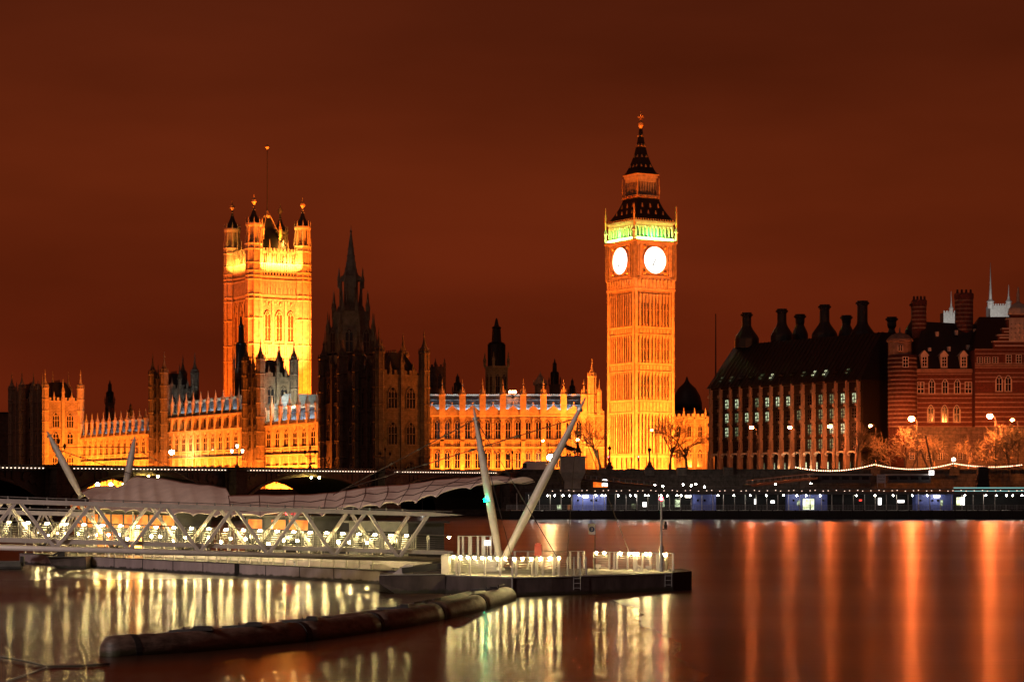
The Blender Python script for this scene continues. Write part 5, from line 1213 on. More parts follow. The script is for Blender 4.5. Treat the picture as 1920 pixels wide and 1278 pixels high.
# ================================================================== lit landing pier on the far side
PD = 393.0; PX0 = PX(925, PD); PW = PX(1965, PD) - PX0
def fx(px): return PX(px, PD) - PX0
def fz(py): return PZ(py, PD)
t = thing('landing_pier', 'long lit floating landing pier with blue cabins, railings and a flat roof below the embankment', 'pier', (PX0, PD, 0))
HT = fz(957)
mb = MB(); mb.poly([(0, 3), (3, 0), (PW, 0), (PW, 9), (3, 9)], -.5, HT)
for i in range(48): mb.box(1 + i * 2.1 + 2, 1.25 + i * 2.1 + 2, -.15, 0, .2, HT + .12)
mb.build('hull', 'rubber', t)
mb = MB(); mb.box(3, PW, .05, 8.5, HT, HT + .06); mb.build('deck', 'deck_plank', t)
RX = fx(985)
mb = MB(); mb.box(RX, PW, .2, 8.5, fz(925), fz(922)); mb.box(RX + 4, PW, 1.5, 8, fz(918), fz(916)); mb.box(RX, PW, .1, .2, fz(926.5), fz(921.5)); mb.build('roof', 'shed_grey', t)
mb = MB(); mb.box(fx(1790), PW, .9, 1.0, fz(914.6), fz(913.4)); mb.box(fx(1790), PW, .2, .3, fz(920.5), fz(919.5)); mb.build('roof_edge_light', 'vivid_lantern', t).data.materials[0] = emis('cyan_edge', (.35, .9, .85), .8)
mb = MB(); mb.box(RX, PW, 8.2, 8.4, HT, fz(925)); mb.build('back_wall', 'rubber', t)
mb = MB(); mb.box(-.08, .08, -.06, .06, 0, .09); elm = mb.mesh('edge_lamp', 'parapet_light')
for i in range(70): put(elm, 'edge_lamp', t, (RX + 5 + i * 1.27 + (i * 7 % 5) * .12, .04, fz(920.4) + (i % 3) * .06))
pp = MB(); pp.tube((0, 0, 0), (0, 0, fz(924) - HT), .07, n=6); ppm = pp.mesh('post', 'white_steel')
for i in range(44):
    x = RX + .6 + i * 2.0
    if x < PW: put(ppm, 'post', t, (x, .5 if i % 2 else .9, HT))
mb = MB()
for z in (.45, .75, 1.05): mb.box(2.5, PW, .28, .32, HT + z, HT + z + .04)
for i in range(int(PW / .28) - 9): mb.box(2.5 + i * .28, 2.53 + i * .28, .285, .315, HT + .05, HT + 1.05)
mb.build('railing', 'galvanised', t)
pr = MB(); pr.box(-.05, .05, -.05, .05, 0, 1.12); prm = pr.mesh('railing_post', 'galvanised')
for i in range(49): put(prm, 'railing_post', t, (2.5 + i * 2.0, .22, HT))
def cabin(px0, px1, mat, extra):
    mb = MB(); mb.box(fx(px0), fx(px1), 2.6, 6, HT + .06, fz(926)); c = mb.build('cabin', mat, t); w_ = fx(px1) - fx(px0)
    for f in extra: m2 = MB(); m2.tube((fx(px0) + w_ * f, 2.5, HT + 1.9), (fx(px0) + w_ * f, 2.6, HT + 1.9), .22, n=12); m2.build('porthole', 'dark_glass', c)
    return c
c1 = cabin(1075, 1138, 'blue_panel', (.15, .55, .7)); c2 = cabin(1302, 1345, 'blue_panel', (.2, .5)); c3 = cabin(1480, 1555, 'blue_panel', (.15, .9)); c4 = cabin(1722, 1792, 'blue_panel', (.12, .45, .6))
for c, px0, px1, z0, z1, mat in ((c3, 1498, 1504, .9, 1.9, 'window_green'), (c3, 1509, 1520, .2, 2.2, 'window_bright'), (c3, 1521, 1530, .2, 2.2, 'window_bright'), (c4, 1768, 1773, .9, 2.0, 'window_green')):
    m2 = MB(); m2.box(fx(px0), fx(px1), 2.5, 2.6, HT + z0, HT + z1); m2.build('door' if z0 < .5 else 'window', mat, c)
for px, w_, py0, py1, mat in ((1418, 4, 935, 945, 'screen_white'), (1449, 7, 938, 943, 'screen_white'), (1652, 6, 933, 946, 'screen_white'), (1689, 12, 937, 942, 'screen_white'), (1800, 10, 932, 947, 'window_bright'), (1808, 7, 932, 947, 'screen_white'), (1616, 5, 936, 939, 'red_nav'), (1240, 8, 936, 950, 'window_green'), (1268, 10, 936, 950, 'window_green'), (1207, 7, 941, 950, 'screen_white'), (1045, 9, 946, 955, 'window_green'), (1065, 9, 946, 955, 'orange_panel'), (1186, 8, 944, 953, 'window_dim')):
    m2 = MB(); m2.box(fx(px), fx(px + w_), 3, 3.15, fz(py1), fz(py0)); o = m2.build('lit_panel', mat, t)
    if mat == 'red_nav': o.data.materials[0] = MAT.get('red_dim') or emis('red_dim', (1, .05, .03), 2)
lm = MB(); lm.ball((0, 0, 0), .13, 8, 5); lmm = lm.mesh('ceiling_lamp', 'pier_light'); l2 = MB(); l2.box(-.55, .55, -.25, .25, -.3, .1); l2m = l2.mesh('ceiling_lantern', 'vivid_lantern')
for px in (998, 1013, 1027, 1040, 1056, 1068, 1086, 1118, 1129, 1135, 1160, 1182, 1192, 1210, 1216, 1240, 1252, 1270, 1278, 1347, 1377, 1408, 1438, 1470, 1495, 1513, 1539, 1607, 1642, 1676, 1712, 1740, 1811, 1850, 1870, 1889, 1901, 1918): put(lmm, 'ceiling_lamp', t, (fx(px), .8, fz(928.5)))
for px in (1098, 1292, 1760): put(l2m, 'ceiling_lantern', t, (fx(px), 1.6, fz(929)))
area('pier_ceiling_light', (PX(1220, PD), PD + 3, fz(926)), (PX(1220, PD), PD + 2.6, 0), PX(1500, PD) - PX(960, PD), .6, 200, (1, .95, .85))
area('pier_ceiling_light', (PX(1700, PD), PD + 3, fz(926)), (PX(1700, PD), PD + 2.6, 0), PX(1930, PD) - PX(1500, PD), .6, 120, (1, .95, .85))
o = tag((lambda m_: (m_.tube((0, 0, 0), (0, 0, fz(924) - HT), .09, n=8), m_.build('pole', 'white_steel'))[-1])(MB()), 'short white pole at the open left end of the lit pier', 'pole'); o.location = (PX(969, PD), PD + .8, HT)
# people waiting on the pier would be a blur; gangways from the wall to the pier roof
def pier_ramp(pa, da, pb, db, lab):
    a = P(pa[0], pa[1], da); b2 = P(pb[0], pb[1], db); t = thing('access_ramp', lab, 'ramp', tuple(a), 0, 'ramps down to the landing pier')
    v = b2 - a; mb = MB(); mb.bar((0, 0, 0), v, 2.0, .35); o = mb.build('deck', 'shed_grey', t); o.location.z = 0
    mb = MB()
    for s_ in (-.95, .95):
        mb.bar((0, s_, .95), v + Vector((0, s_, .95)), .08)
        for i in range(13): q_ = v * (i / 12); mb.bar(q_ + Vector((0, s_, .1)), q_ + Vector((0, s_, .95)), .06)
    o = mb.build('rail', 'galvanised', t); o.location.z = 0
pier_ramp((1098, 899), 450, (1232, 912), 402, 'dark sloping ramp down to the pier below the clock tower')
pier_ramp((1525, 896), 428, (1400, 910), 402, 'sloping ramp with a reddish lit rail below the office block')
# lit recess and small lamps under the embankment
g = thing('wall_recess', 'small lit opening in the embankment wall right of the statue plinth', 'opening', (PX(1112, 447), 446.0, 5.6))
mb = MB(); mb.box(0, 3.0, 0, .3, PZ(913, 446), PZ(901, 446)); mb.build('lit_panel', 'window_orange', g)
mb = MB(); mb.lathe(2.4, -.2, [(.6, PZ(911, 446)), (.6, PZ(900, 446)), (.3, PZ(898, 446))], 10); mb.build('lit_kiosk', 'screen_white', g)
mb = MB(); mb.box(-.2, 3.3, -.4, .4, PZ(901, 446), PZ(900, 446)); mb.build('lintel', 'granite', g)
for i, px in enumerate((1228, 1243, 1281, 1296, 1305, 1321, 1454, 1520)):
    g = thing('wall_light', 'small white light on the river wall, %s' % ('leftmost of the row of wall lights', 'second of the row, left of the red-topped pole', 'third of the row, right of the red-topped pole', 'fourth, middle one of a cluster', 'fifth of the row, close to its neighbour', 'sixth of the row, left of the office block', 'alone below the office block by the ramp', 'last of the row, by the left kiosk')[i], 'lamp', (PX(px, 438), 438, PZ((909, 911, 908, 910, 907, 912, 907, 905)[i], 438)), 0, 'small lights on the river wall')
    m1 = MB(); m1.box(-.04, .04, 0, 1.5, .2, .3); o = m1.build('arm', 'cast_iron', g); o.location.z = 0
    m1 = MB(); m1.ball((0, 0, 0), .17, 8, 6); o = m1.build('bulb', 'pier_light', g); o.location.z = 0
for i, px in enumerate((792, 838, 855, 884)):
    g = thing('quay_lamp', 'small white lamp seen under the third bridge arch, %s' % ('the left one', 'the second from left', 'the third from left', 'the right one')[i], 'lamp', (PX(px, 520), 520, 0), 0, 'small lamps beyond the third bridge arch')
    m1 = MB(); m1.tube((0, 0, 0), (0, 0, PZ(913, 520)), .1); o = m1.build('post', 'cast_iron', g); o.location.z = 0
    m1 = MB(); m1.ball((0, 0, PZ(912.5, 520)), .3, 8, 6); o = m1.build('bulb', 'pier_light', g); o.location.z = 0

# ================================================================== footbridge in front
GA = Vector((PX(33, 112), 112, 0)); GB = Vector((PX(806, 124), 124, 0)); GD = GB - GA; GL = GD.length; GR = math.atan2(GD.y, GD.x); PN = GL / 6
GWD = 2.4
def zb(u): return 2.50 - (2.50 - 1.50) * u / GL
def zt(u): return 4.93 - (4.93 - 4.12) * u / GL
t = thing('truss_footbridge', 'white steel truss footbridge with a row of bright lights along its handrails', 'footbridge', (GA.x, GA.y, 1.0), GR)
U0_, U1_ = -PN * .9, GL + .9
TW = .26
for v, in ((0,), (GWD,)):
    mb = MB(); mb.bar((U0_, v, zt(U0_)), (GL + .2, v, zt(GL)), TW, .24)
    mb.add([(GL + .2, v - .13, zt(GL) - .12), (GL + .2, v + .13, zt(GL) - .12), (GL + .2, v + .13, zt(GL) + .12), (GL + .2, v - .13, zt(GL) + .12), (GL + 2.2, v - .05, zt(GL) - .06), (GL + 2.2, v + .05, zt(GL) - .06)],
           [(3, 2, 1, 0), (0, 1, 5, 4), (2, 3, 4, 5), (0, 4, 3), (1, 2, 5)])
    mb.build('top_chord', 'white_steel', t)
    mb = MB(); mb.tube((U0_, v, zb(U0_)), (GL + 1.0, v, zb(GL + 1.0)), .14, n=12); mb.build('bottom_chord', 'white_steel', t, True)
    for i in range(-1, 7):
        for a, b2 in ((i * PN, (i + .5) * PN), ((i + 1) * PN, (i + .5) * PN)):
            if b2 > GL + 1.6 or a < U0_: continue
            if a > GL: continue
            if b2 > GL: b2 = a + PN * .42
            mb = MB(); o_ = .16 if b2 > a else -.16
            mb.bar((a + o_, v, zt(a) - .1), (b2 - o_ * .4, v, zb(b2) + .1), .17, .17); mb.build('diagonal', 'white_steel', t)
mb = MB()
for i in range(0, 7): mb.bar((i * PN, 0, zt(i * PN) + .05), (i * PN, GWD, zt(i * PN) + .05), .12); mb.bar(((i - .5) * PN, 0, zb((i - .5) * PN)), ((i - .5) * PN, GWD, zb((i - .5) * PN)), .14)
mb.build('cross_beams', 'white_steel', t)
mb = MB(); mb.bar((U0_, GWD / 2, zb(U0_) + .50), (GL + 1.6, GWD / 2, zb(GL + 1.6) + .50), GWD - .5, .08); mb.build('deck', 'deck_plank', t)
for v in (.2, GWD - .2):
    mb = MB(); mb.bar((U0_, v, zb(U0_) + .42), (GL + 1.6, v, zb(GL + 1.6) + .42), .07, .24); mb.build('stringer', 'white_steel', t)
# top rail with small fittings
mb = MB(); mb.tube((U0_, .05, zt(U0_) + .24), (GL + 1.5, .05, zt(GL + 1.5) + .2), .025)
for i in range(26): u = U0_ + i * 1.05; mb.box(u - .03, u + .03, 0, .1, zt(u) + .1, zt(u) + .27)
mb.build('top_rail', 'galvanised', t)
RZ = 1.42
ps = MB(); ps.box(-.025, .025, -.02, .02, 0, RZ - .5); psm = ps.mesh('railing_post', 'galvanised')
for v in (.34, GWD - .34):
    mb = MB(); mb.tube((U0_, v, zb(U0_) + RZ), (GL + 1.4, v, zb(GL + 1.4) + RZ), .028)
    for k in range(6): z_ = .62 + k * .125; mb.tube((U0_, v, zb(U0_) + z_), (GL + 1.4, v, zb(GL + 1.4) + z_), .008, n=4)
    mb.build('handrail', 'galvanised', t)
    for i in range(28):
        u = U0_ + .2 + i * 1.03
        for du in (0, .12): put(psm, 'railing_post', t, (u + du, v, zb(u) + .5))
lp = MB(); lp.lathe(0, 0, [(.05, -.05), (.11, -.02), (.11, .02), (.05, .04)], 10); lpm = lp.mesh('rail_lamp', 'bulb_warm')
sh = MB(); sh.box(-.13, .13, -.06, .06, .045, .07); shm = sh.mesh('lamp_hood', 'galvanised')
for i in range(27):
    u = U0_ + .7 + i * 1.03
    if u < GL + 1.2:
        o = put(lpm, 'rail_lamp', t, (u, GWD - .42, zb(u) + RZ - .08)); put(shm, 'lamp_hood', o, (0, 0, 0))
# ------------------------------------------------------------------ second, farther footbridge at left
d = 149; xa, xb = PX(-40, d), PX(152, d)
t = thing('far_footbridge', 'smaller white steel footbridge seen through the near truss at the left edge', 'footbridge', (xa, d, 1.0), R(6))
LW = xb - xa + .6; z1_, z0_ = PZ(959, d), PZ(1012, d)
for v in (0, 2.2):
    mb = MB(); mb.bar((0, v, z1_), (LW, v, z1_ - .2), .2, .26); mb.build('top_chord', 'white_steel', t)
    mb = MB(); mb.tube((0, v, z0_), (LW, v, z0_ - .25), .12, n=8); mb.build('bottom_chord', 'white_steel', t)
    for i in range(4):
        mb = MB(); mb.bar((.3 + i * 2.1, v, z1_ - .1), (1.3 + i * 2.1, v, z0_), .13); mb.build('diagonal', 'white_steel', t)
        mb = MB(); mb.bar((2.2 + i * 2.1, v, z1_ - .1), (1.4 + i * 2.1, v, z0_), .13); mb.build('diagonal', 'white_steel', t)
mb = MB(); mb.box(0, LW, .2, 2.0, z0_ + .1, z0_ + .2); mb.build('deck', 'deck_plank', t)
mb = MB(); mb.tube((0, .1, z1_ + .3), (LW, .1, z1_ + .1), .03)
for i in range(6): mb.ball((1 + i * 1.25, .1, z1_ + .3), .07, 6, 4)
mb.build('top_rail', 'galvanised', t)

# ================================================================== pontoon with cabins
PA = Vector((PX(163, 152), 152, 0)); PB = Vector((PX(712, 126), 126, 0)); PDv = PB - PA; PLn = PDv.length; PR = math.atan2(PDv.y, PDv.x)
def ploc(u, v, z=0): return loc2w(PA, PR, u, v, z)
t = thing('long_pontoon', 'long flat violet-grey floating pontoon behind the white footbridge', 'pontoon', tuple(PA), PR)
mb = MB(); mb.box(-10, PLn + 3, 0, 8.5, -.6, .76); mb.build('hull', 'hull_paint', t)
mb = MB(); mb.box(-10, PLn + 3, -.06, 8.5, .76, .82); mb.box(-10, PLn + 3, -.1, .0, -.4, .1); mb.build('rubbing_strake', 'shed_grey', t)
mb = MB()
for u in (3.8, 7.6, 11.5, 15.2, 19, 22.5, 26.2, 29.8): mb.box(u - .02, u + .02, -.03, .01, -.3, .76)
mb.box(19.1, 19.5, -.12, 0, -.3, .8); mb.build('seams', 'rubber', t)
mb = MB(); 
for z in (.35, .7, 1.05): mb.tube((-10, .2, .82 + z), (PLn, .2, .82 + z), .02, n=5)
mb.build('railing', 'galvanised', t)
po = MB(); po.box(-.035, .035, -.035, .035, 0, 1.08); pom = po.mesh('railing_post', 'white_steel')
for i in range(34): put(pom, 'railing_post', t, (-9.5 + i * 1.3, .2, .82))
mb = MB(); mb.add([(-.2, 3.0, .82), (PLn + 1, 3.0, .82), (PLn + 1, 3.2, 1.35), (24, 3.2, 1.35)], [(0, 1, 2, 3)]); mb.add([(PLn - 11, .6, .83), (PLn + .6, .6, .83), (PLn - 2, .9, 1.55), (PLn - 7, .9, 1.5)], [(0, 1, 2, 3)]); mb.build('sloping_screen', 'hull_paint', t)
mb = MB()
for u in (2.3, 13.5, 25, 33): mb.lathe(u, .45, [(.09, .82), (.07, 1.0), (.12, 1.05), (.12, 1.1)], 8)
mb.build('bollards', 'galvanised', t)
def cabin2(name, label, u0, u1, v0, v1, z1, wins, body, group=None):
    w = ploc(u0, v0); t = thing(name, label, 'cabin', (w.x, w.y, .82), PR, group); W_ = u1 - u0
    mb = MB(); mb.box(0, W_, 0, v1 - v0, .82, z1); mb.build('wall', body, t)
    mb = MB(); mb.box(-.3, W_ + .3, -.4, v1 - v0 + .2, z1, z1 + .12); mb.build('roof', 'shed_grey', t)
    for a, b2, za, zb_, mat in wins:
        mb = MB(); mb.m = 0; mb.box(a, b2, -.05, 0, za, zb_); mb.m = 1
        mb.box(a - .04, a + .02, -.09, .0, za, zb_); mb.box(b2 - .02, b2 + .04, -.09, 0, za, zb_); mb.box(a, b2, -.09, 0, zb_ - .02, zb_ + .05); mb.box(a, b2, -.09, 0, za - .05, za + .02)
        mb.build('window', [mat, 'shed_grey'], t)
    return t
cabin2('pontoon_cabin', 'long pontoon cabin with a bright orange lit window band, at left under the tent', -7.5, 6.8, 3.2, 6, 3.95,
       [(.3 + i * 1.75, 1.9 + i * 1.75, 2.75, 3.75, 'window_orange') for i in range(8)] + [(3.5, 6, 1.0, 2.5, 'window_orange'), (8, 9.8, 1.0, 2.6, 'orange_bright')], 'shed_grey', 'cabins on the pontoon')
cabin2('pontoon_cabin', 'pontoon cabin with three low orange lit windows, behind the middle of the footbridge', 15.5, 23.2, 3.2, 6, 3.75,
       [(.3, 2.0, 2.9, 3.6, 'window_orange'), (3.0, 4.7, 2.9, 3.6, 'window_orange'), (5.0, 7.2, 2.9, 3.6, 'window_orange'), (4.4, 6.2, 1.1, 2.6, 'dark_glass'), (.4, 1.9, 1.0, 2.6, 'dark_glass')], 'shed_grey', 'cabins on the pontoon')
cabin2('pontoon_cabin', 'unlit grey pontoon cabin behind the right half of the footbridge', 27, 33, 3.2, 6, 3.5, [(1.0, 2.6, 1.6, 3.0, 'dark_glass'), (3.6, 5.2, 1.6, 3.0, 'dark_glass')], 'shed_grey', 'cabins on the pontoon')
dl = MB(); dl.ball((0, 0, 0), .10, 10, 6); dlm = dl.mesh('deck_lamp', 'bulb_warm'); dp = MB(); dp.tube((0, 0, -1.5), (0, 0, -.05), .025); dp.box(-.12, .12, -.05, .05, .09, .12); dpm = dp.mesh('lamp_post', 'galvanised')
PT = [o for o in bpy.data.objects if o.name == 'long_pontoon'][0]
for i in range(29):
    u = -9 + i * 1.45 + (.3 if i % 3 else 0)
    o = put(dlm, 'deck_lamp', PT, (u, .9, 2.35 - (.25 if i % 4 == 1 else 0))); put(dpm, 'lamp_post', o, (0, 0, 0))
g = thing('red_lamp', 'red glowing lamp above the cabin with three low orange windows', 'lamp', tuple(ploc(20.6, 3.0, 3.87))); mb = MB(); mb.ball((0, 0, .15), .15, 8, 6, .7); o = mb.build('bulb', 'red_nav', g); o.location.z = 0
mb = MB(); mb.box(-.3, .3, -.1, .1, 0, .06); o = mb.build('bracket', 'cast_iron', g); o.location.z = 0
for u in (-2, 8, 12): point('deck_lamp', ploc(u, 1.8, 2.3), 60, (1, .75, .4), .1)
for u in (18, 24, 29): point('deck_lamp', ploc(u, 1.8, 2.3), 22, (1, .75, .4), .1)
# dark end barge at the pontoon's left
t = thing('pontoon_end_float', 'dark grey wedge-ended float at the left end of the pontoon', 'float', (PX(90, 150), 150, 0))
x1 = PX(164, 150) - PX(90, 150)
mb = MB(); mb.add([(0, 0, .8), (x1, -.6, .8), (x1, 5, .8), (0, 5, .8), (.2, .1, .35), (1.2, 0, -.4), (x1, -.5, -.4), (x1, 5, -.4), (.2, 5, -.4)], [(0, 1, 2, 3), (0, 4, 5, 6, 1), (1, 6, 7, 2), (0, 3, 8, 4), (4, 8, 5), (3, 2, 7, 8), (5, 8, 7, 6)]); mb.build('hull', 'hull_dark', t)
mb = MB(); mb.box(-.05, x1, -.62, 5, .8, .86); mb.box(.6, 1.1, .4, .9, .86, 1.5); mb.bar((.3, .3, .9), (1.6, .3, 1.7), .12); mb.build('deck_gear', 'rubber', t)
# small moored dinghy at far left
b = MB(); prof = [(0, .25), (.5, .5), (1.6, .62), (2.6, .5)]
vs = []; fs = []
for x, hw in prof:
    for k in range(7): a = math.pi * k / 6; vs.append((x, -hw * math.cos(a), .45 - .5 * math.sin(a)))
for j in range(3):
    for k in range(6): fs.append((j * 7 + k, j * 7 + k + 1, j * 7 + 8 + k, j * 7 + 7 + k))
fs += [tuple(range(7)), tuple(range(27, 20, -1))]
b.add(vs, fs)
for s_ in (-1, 1): b.path([(0, s_ * .25, .48), (.5, s_ * .5, .5), (1.6, s_ * .62, .5), (2.6, s_ * .5, .52)], .07, 6)
b.box(.8, 1.0, -.5, .5, .35, .4); b.box(1.8, 2.0, -.55, .55, .35, .4)
t = thing('dinghy', 'small grey-green dinghy moored at the left edge beside the pontoon', 'boat', (PX(-22, 150), 149, 0)); o = b.build('hull', 'shed_grey', t)
b = MB(); b.box(2.5, 2.75, -.15, .15, .2, .9); b.build('outboard_motor', 'rubber', t)

# ================================================================== tents
def loft(curves, nu, name, mat, parent, thick=.03, scallop=0, ns=8, sag=.0):
    def samp(c, t_):
        x = t_ * (len(c) - 1); i = min(int(x), len(c) - 2); f = x - i; p0 = c[max(i - 1, 0)]; p1 = c[i]; p2 = c[i + 1]; p3 = c[min(i + 2, len(c) - 1)]
        return .5 * ((2 * p1) + (p2 - p0) * f + (2 * p0 - 5 * p1 + 4 * p2 - p3) * f * f + (3 * p1 - p0 - 3 * p2 + p3) * f ** 3)
    rows = []; nv = 12
    cs = [[P(*q_) for q_ in c] for c in curves]
    for j in range(nv + 1):
        row = []
        for i in range(nu + 1):
            col = [samp(c, i / nu) for c in cs]; p = samp(col, j / nv)
            w_ = math.sin(i * .31 + j * .35) * .035 + math.sin(i * .9 - j * .5) * .012
            if scallop: p = p + Vector((0, 0, scallop * (abs(math.sin(math.pi * ns * i / nu)) ** .6) * max(0, (j / nv - .75) / .25) ** 1.5))
            rib_ = abs(math.sin(math.pi * ns * i / nu)); p = p - Vector((0, 0, sag * rib_ * math.sin(math.pi * j / nv))); p.z += w_; row.append(p)
        rows.append(row)
    vs = [tuple(p) for r in rows for p in r]; fs = [(j * (nu + 1) + i, j * (nu + 1) + i + 1, (j + 1) * (nu + 1) + i + 1, (j + 1) * (nu + 1) + i) for j in range(nv) for i in range(nu)]
    mb = MB(); mb.add(vs, fs); me = mb.mesh(name, mat, True); o = bpy.data.objects.new(name, me); COL.objects.link(o); o.parent = parent; o.location = -parent.location
    s = o.modifiers.new('s', 'SOLIDIFY'); s.thickness = thick; return o, rows
t = thing('peaked_canopy', 'peaked pinkish fabric canopy at left, its high point below the yellow bridge lamps', 'canopy', (PX(290, 152), 152, .82))
o, rows = loft([[(196, 926, 160), (232, 908, 160), (256, 893, 159), (300, 897, 157), (360, 906, 155), (424, 915, 153)],
      [(172, 930, 156), (205, 922, 155.5), (248, 915, 155), (300, 915, 154), (365, 920, 152), (430, 926, 150)],
      [(165, 945, 152), (205, 945, 151.5), (250, 945, 151), (305, 947, 150), (370, 950, 148), (438, 950, 146)],
      [(160, 958, 150), (205, 960, 149.5), (252, 962, 149), (305, 966, 148), (370, 968, 146), (440, 970, 144)]], 72, 'fabric', 'canvas', t, scallop=.25, ns=9, sag=.12)
o, _r = loft([[(150, 922, 158), (180, 912, 160), (215, 909, 161)], [(158, 928, 156), (190, 924, 158), (228, 920, 160)], [(165, 934, 155), (200, 934, 156), (240, 930, 158)]], 16, 'fabric_flap', 'canvas', t)
mb = MB()
for j in (0, 8): mb.path([rows[j][i] + Vector((0, -.04, .04)) for i in range(0, 73, 6)], .03, 5)
o = mb.build('edge_cable', 'cable_steel', t); o.location = -t.location
for px, d in ((176, 152), (250, 150), (330, 148), (430, 145)): a = P(px, 952, d + 3); mb = MB(); mb.tube((a.x, a.y, .8), tuple(a), .08); o = mb.build('prop', 'white_steel', t); o.location = -t.location
t = thing('sweeping_canopy', 'long fabric canopy sweeping up to a point at right between the leaning masts', 'canopy', (PX(700, 134), 134, .82))
o, rows = loft([[(428, 930, 149), (520, 927, 147), (615, 925, 144), (665, 916, 142), (727, 911, 140), (790, 904, 138), (865, 896, 136), (930, 893, 134), (1003, 902, 132)],
      [(430, 942, 146), (520, 940, 144), (610, 938, 141), (665, 929, 139), (727, 922, 137), (785, 914, 135), (850, 904, 133), (925, 899, 132), (1003, 902.5, 132)],
      [(432, 956, 143), (520, 954, 141), (608, 952, 138), (660, 942, 136), (722, 936, 134), (775, 926, 133), (835, 912, 131), (920, 904, 130.5), (1003, 903, 132)],
      [(434, 970, 141), (520, 970, 139), (605, 967, 136.5), (655, 957, 135), (712, 952, 133), (764, 946, 131), (818, 934, 130), (915, 909, 130), (1003, 903.5, 132)]], 96, 'fabric', 'canvas', t, scallop=.3, ns=12, sag=.14)
mb = MB()
for j in (4, 8): mb.path([rows[j][i] + Vector((0, -.05, .05)) for i in range(0, 97, 4)], .022, 5)
for k in range(0, 97, 8): mb.path([rows[j][k] + Vector((0, -.04, .04)) for j in range(0, 13, 2)], .016, 5)
o = mb.build('edge_cable', 'cable_steel', t); o.location = -t.location
for px, lab in ((183, 'left'), (208, 'middle'), (233, 'right')):
    a = P(px, 908, 163); g = thing('deck_lamp', lab + ' one of three bright lamps behind the low side of the peaked canopy', 'lamp', (a.x, a.y, 0), 0, 'three bright lamps behind the canopy')
    m1 = MB(); m1.tube((0, 0, 0), (0, 0, a.z - .1), .05); o = m1.build('post', 'cast_iron', g); o.location.z = 0
    m1 = MB(); m1.ball((0, 0, a.z), .15, 10, 6); o = m1.build('bulb', 'yellow_nav', g); o.location.z = 0
# ================================================================== platform
t = thing('mooring_platform', 'floating mooring platform with lit railings, in front of the dark river', 'platform', (PX(1000, 112), 112, 0))
PO = Vector((PX(1000, 112), 112, 0)); DK = 1.0
def q2(px, d): return (PX(px, d) - PO.x, d - PO.y)
pts = [q2(835, 114.8), q2(960, 111.3), q2(1034, 112.3), q2(1267, 117.3), q2(1290, 118.5), q2(1288, 123), q2(1100, 124), q2(835, 123)]
mb = MB(); mb.poly(pts, -.5, DK - .04); mb.build('hull', 'hull_dark', t)
mb = MB(); mb.poly([(x * 1.0, y + .0) for x, y in pts], DK - .036, DK); mb.build('deck', 'deck_plank', t)
a, b2 = q2(1262, 116.9), q2(1297, 118.6); mb = MB(); mb.poly([a, b2, (b2[0], b2[1] + 1.2), (b2[0] - .3, b2[1] + 4), (a[0], a[1] + 4)], -.3, DK + .03); mb.build('fender_block', 'rubber', t)
mb = MB(); a, b2 = Vector((*q2(835, 114.75), DK - .03)), Vector((*q2(960, 111.25), DK - .03)); mb.bar(a, b2, .08, .07); c = Vector((*q2(1034, 112.25), DK - .03)); mb.bar(b2, c, .08, .07); e_ = Vector((*q2(1262, 117.15), DK - .03)); mb.bar(c, e_, .08, .07)
for px, d in ((960, 111.2),): x, y = q2(px, d); mb.box(x - .04, x + .04, y - .05, y + .1, -.3, DK)
mb.build('edge_strip', 'galvanised', t)
for px, d in ((1082, 113.25), (1253, 116.95)):
    x, y = q2(px, d); mb = MB()
    for dx in (-.18, .18): mb.tube((x + dx, y - .12, .25), (x + dx, y - .12, DK + .05), .02)
    for z in (.35, .6, .85): mb.tube((x - .18, y - .12, z), (x + .18, y - .12, z), .016)
    mb.build('ladder', 'galvanised', t)
# railing builder on the platform
pst = MB(); pst.box(-.06, .06, -.025, .025, 0, 1.0); pstm = pst.mesh('railing_post', 'white_steel')
rl = MB(); rl.ball((0, 0, 0), .078, 10, 6, .8); rlm = rl.mesh('rail_lamp', 'bulb_platform')
def rail(name, label, a, b2, posts, z0=DK, n_w=6, h=1.0, lamps=(), group='railings of the mooring platform', parent_z=None):
    g = thing(name, label, 'railing', (a[0], a[1], z0), 0, group); v = Vector((b2[0] - a[0], b2[1] - a[1], 0)); ang = math.atan2(v.y, v.x)
    mb = MB(); mb.tube((0, 0, h), tuple(v + Vector((0, 0, h))), .03, n=8)
    for k in range(n_w): mb.tube((0, 0, .12 + k * h * .8 / n_w), tuple(v + Vector((0, 0, .12 + k * h * .8 / n_w))), .009, n=4)
    o = mb.build('rails', 'galvanised', g); o.location.z = 0
    for f in posts: o = put(pstm, 'railing_post', g, (v.x * f, v.y * f, z0), ang, (1, 1, h))
    for f in lamps: put(rlm, 'rail_lamp', g, (v.x * f, v.y * f - .02, z0 + h - .07))
    return g
def fr(a, b2, px):                                         # where along a..b a photo column falls
    k = (px - 960) / F; return (k * a[1] - a[0]) / ((b2[0] - a[0]) - k * (b2[1] - a[1]))
A1 = (PX(838, 115.6), 115.6); B1 = (PX(962, 112.0), 112.0); C1 = (PX(1050, 113.2), 113.2)
rail('lit_railing', 'lit railing along the platform front, from the footbridge end to the corner', A1, B1, [fr(A1, B1, p) for p in (840, 856, 862, 881, 909, 938, 961)], lamps=[fr(A1, B1, p) for p in (850, 863, 877, 890, 904, 918, 932, 947)])
rail('lit_railing', 'lit railing along the platform front, right of the corner and left of the gap', B1, C1, [fr(B1, C1, p) for p in (968, 998, 1005, 1018, 1038, 1048)], lamps=[fr(B1, C1, p) for p in (964, 980, 996, 1013, 1031, 1048)])
D1 = (PX(1113, 122.6), 122.6); E1 = (PX(1264, 119.2), 119.2)
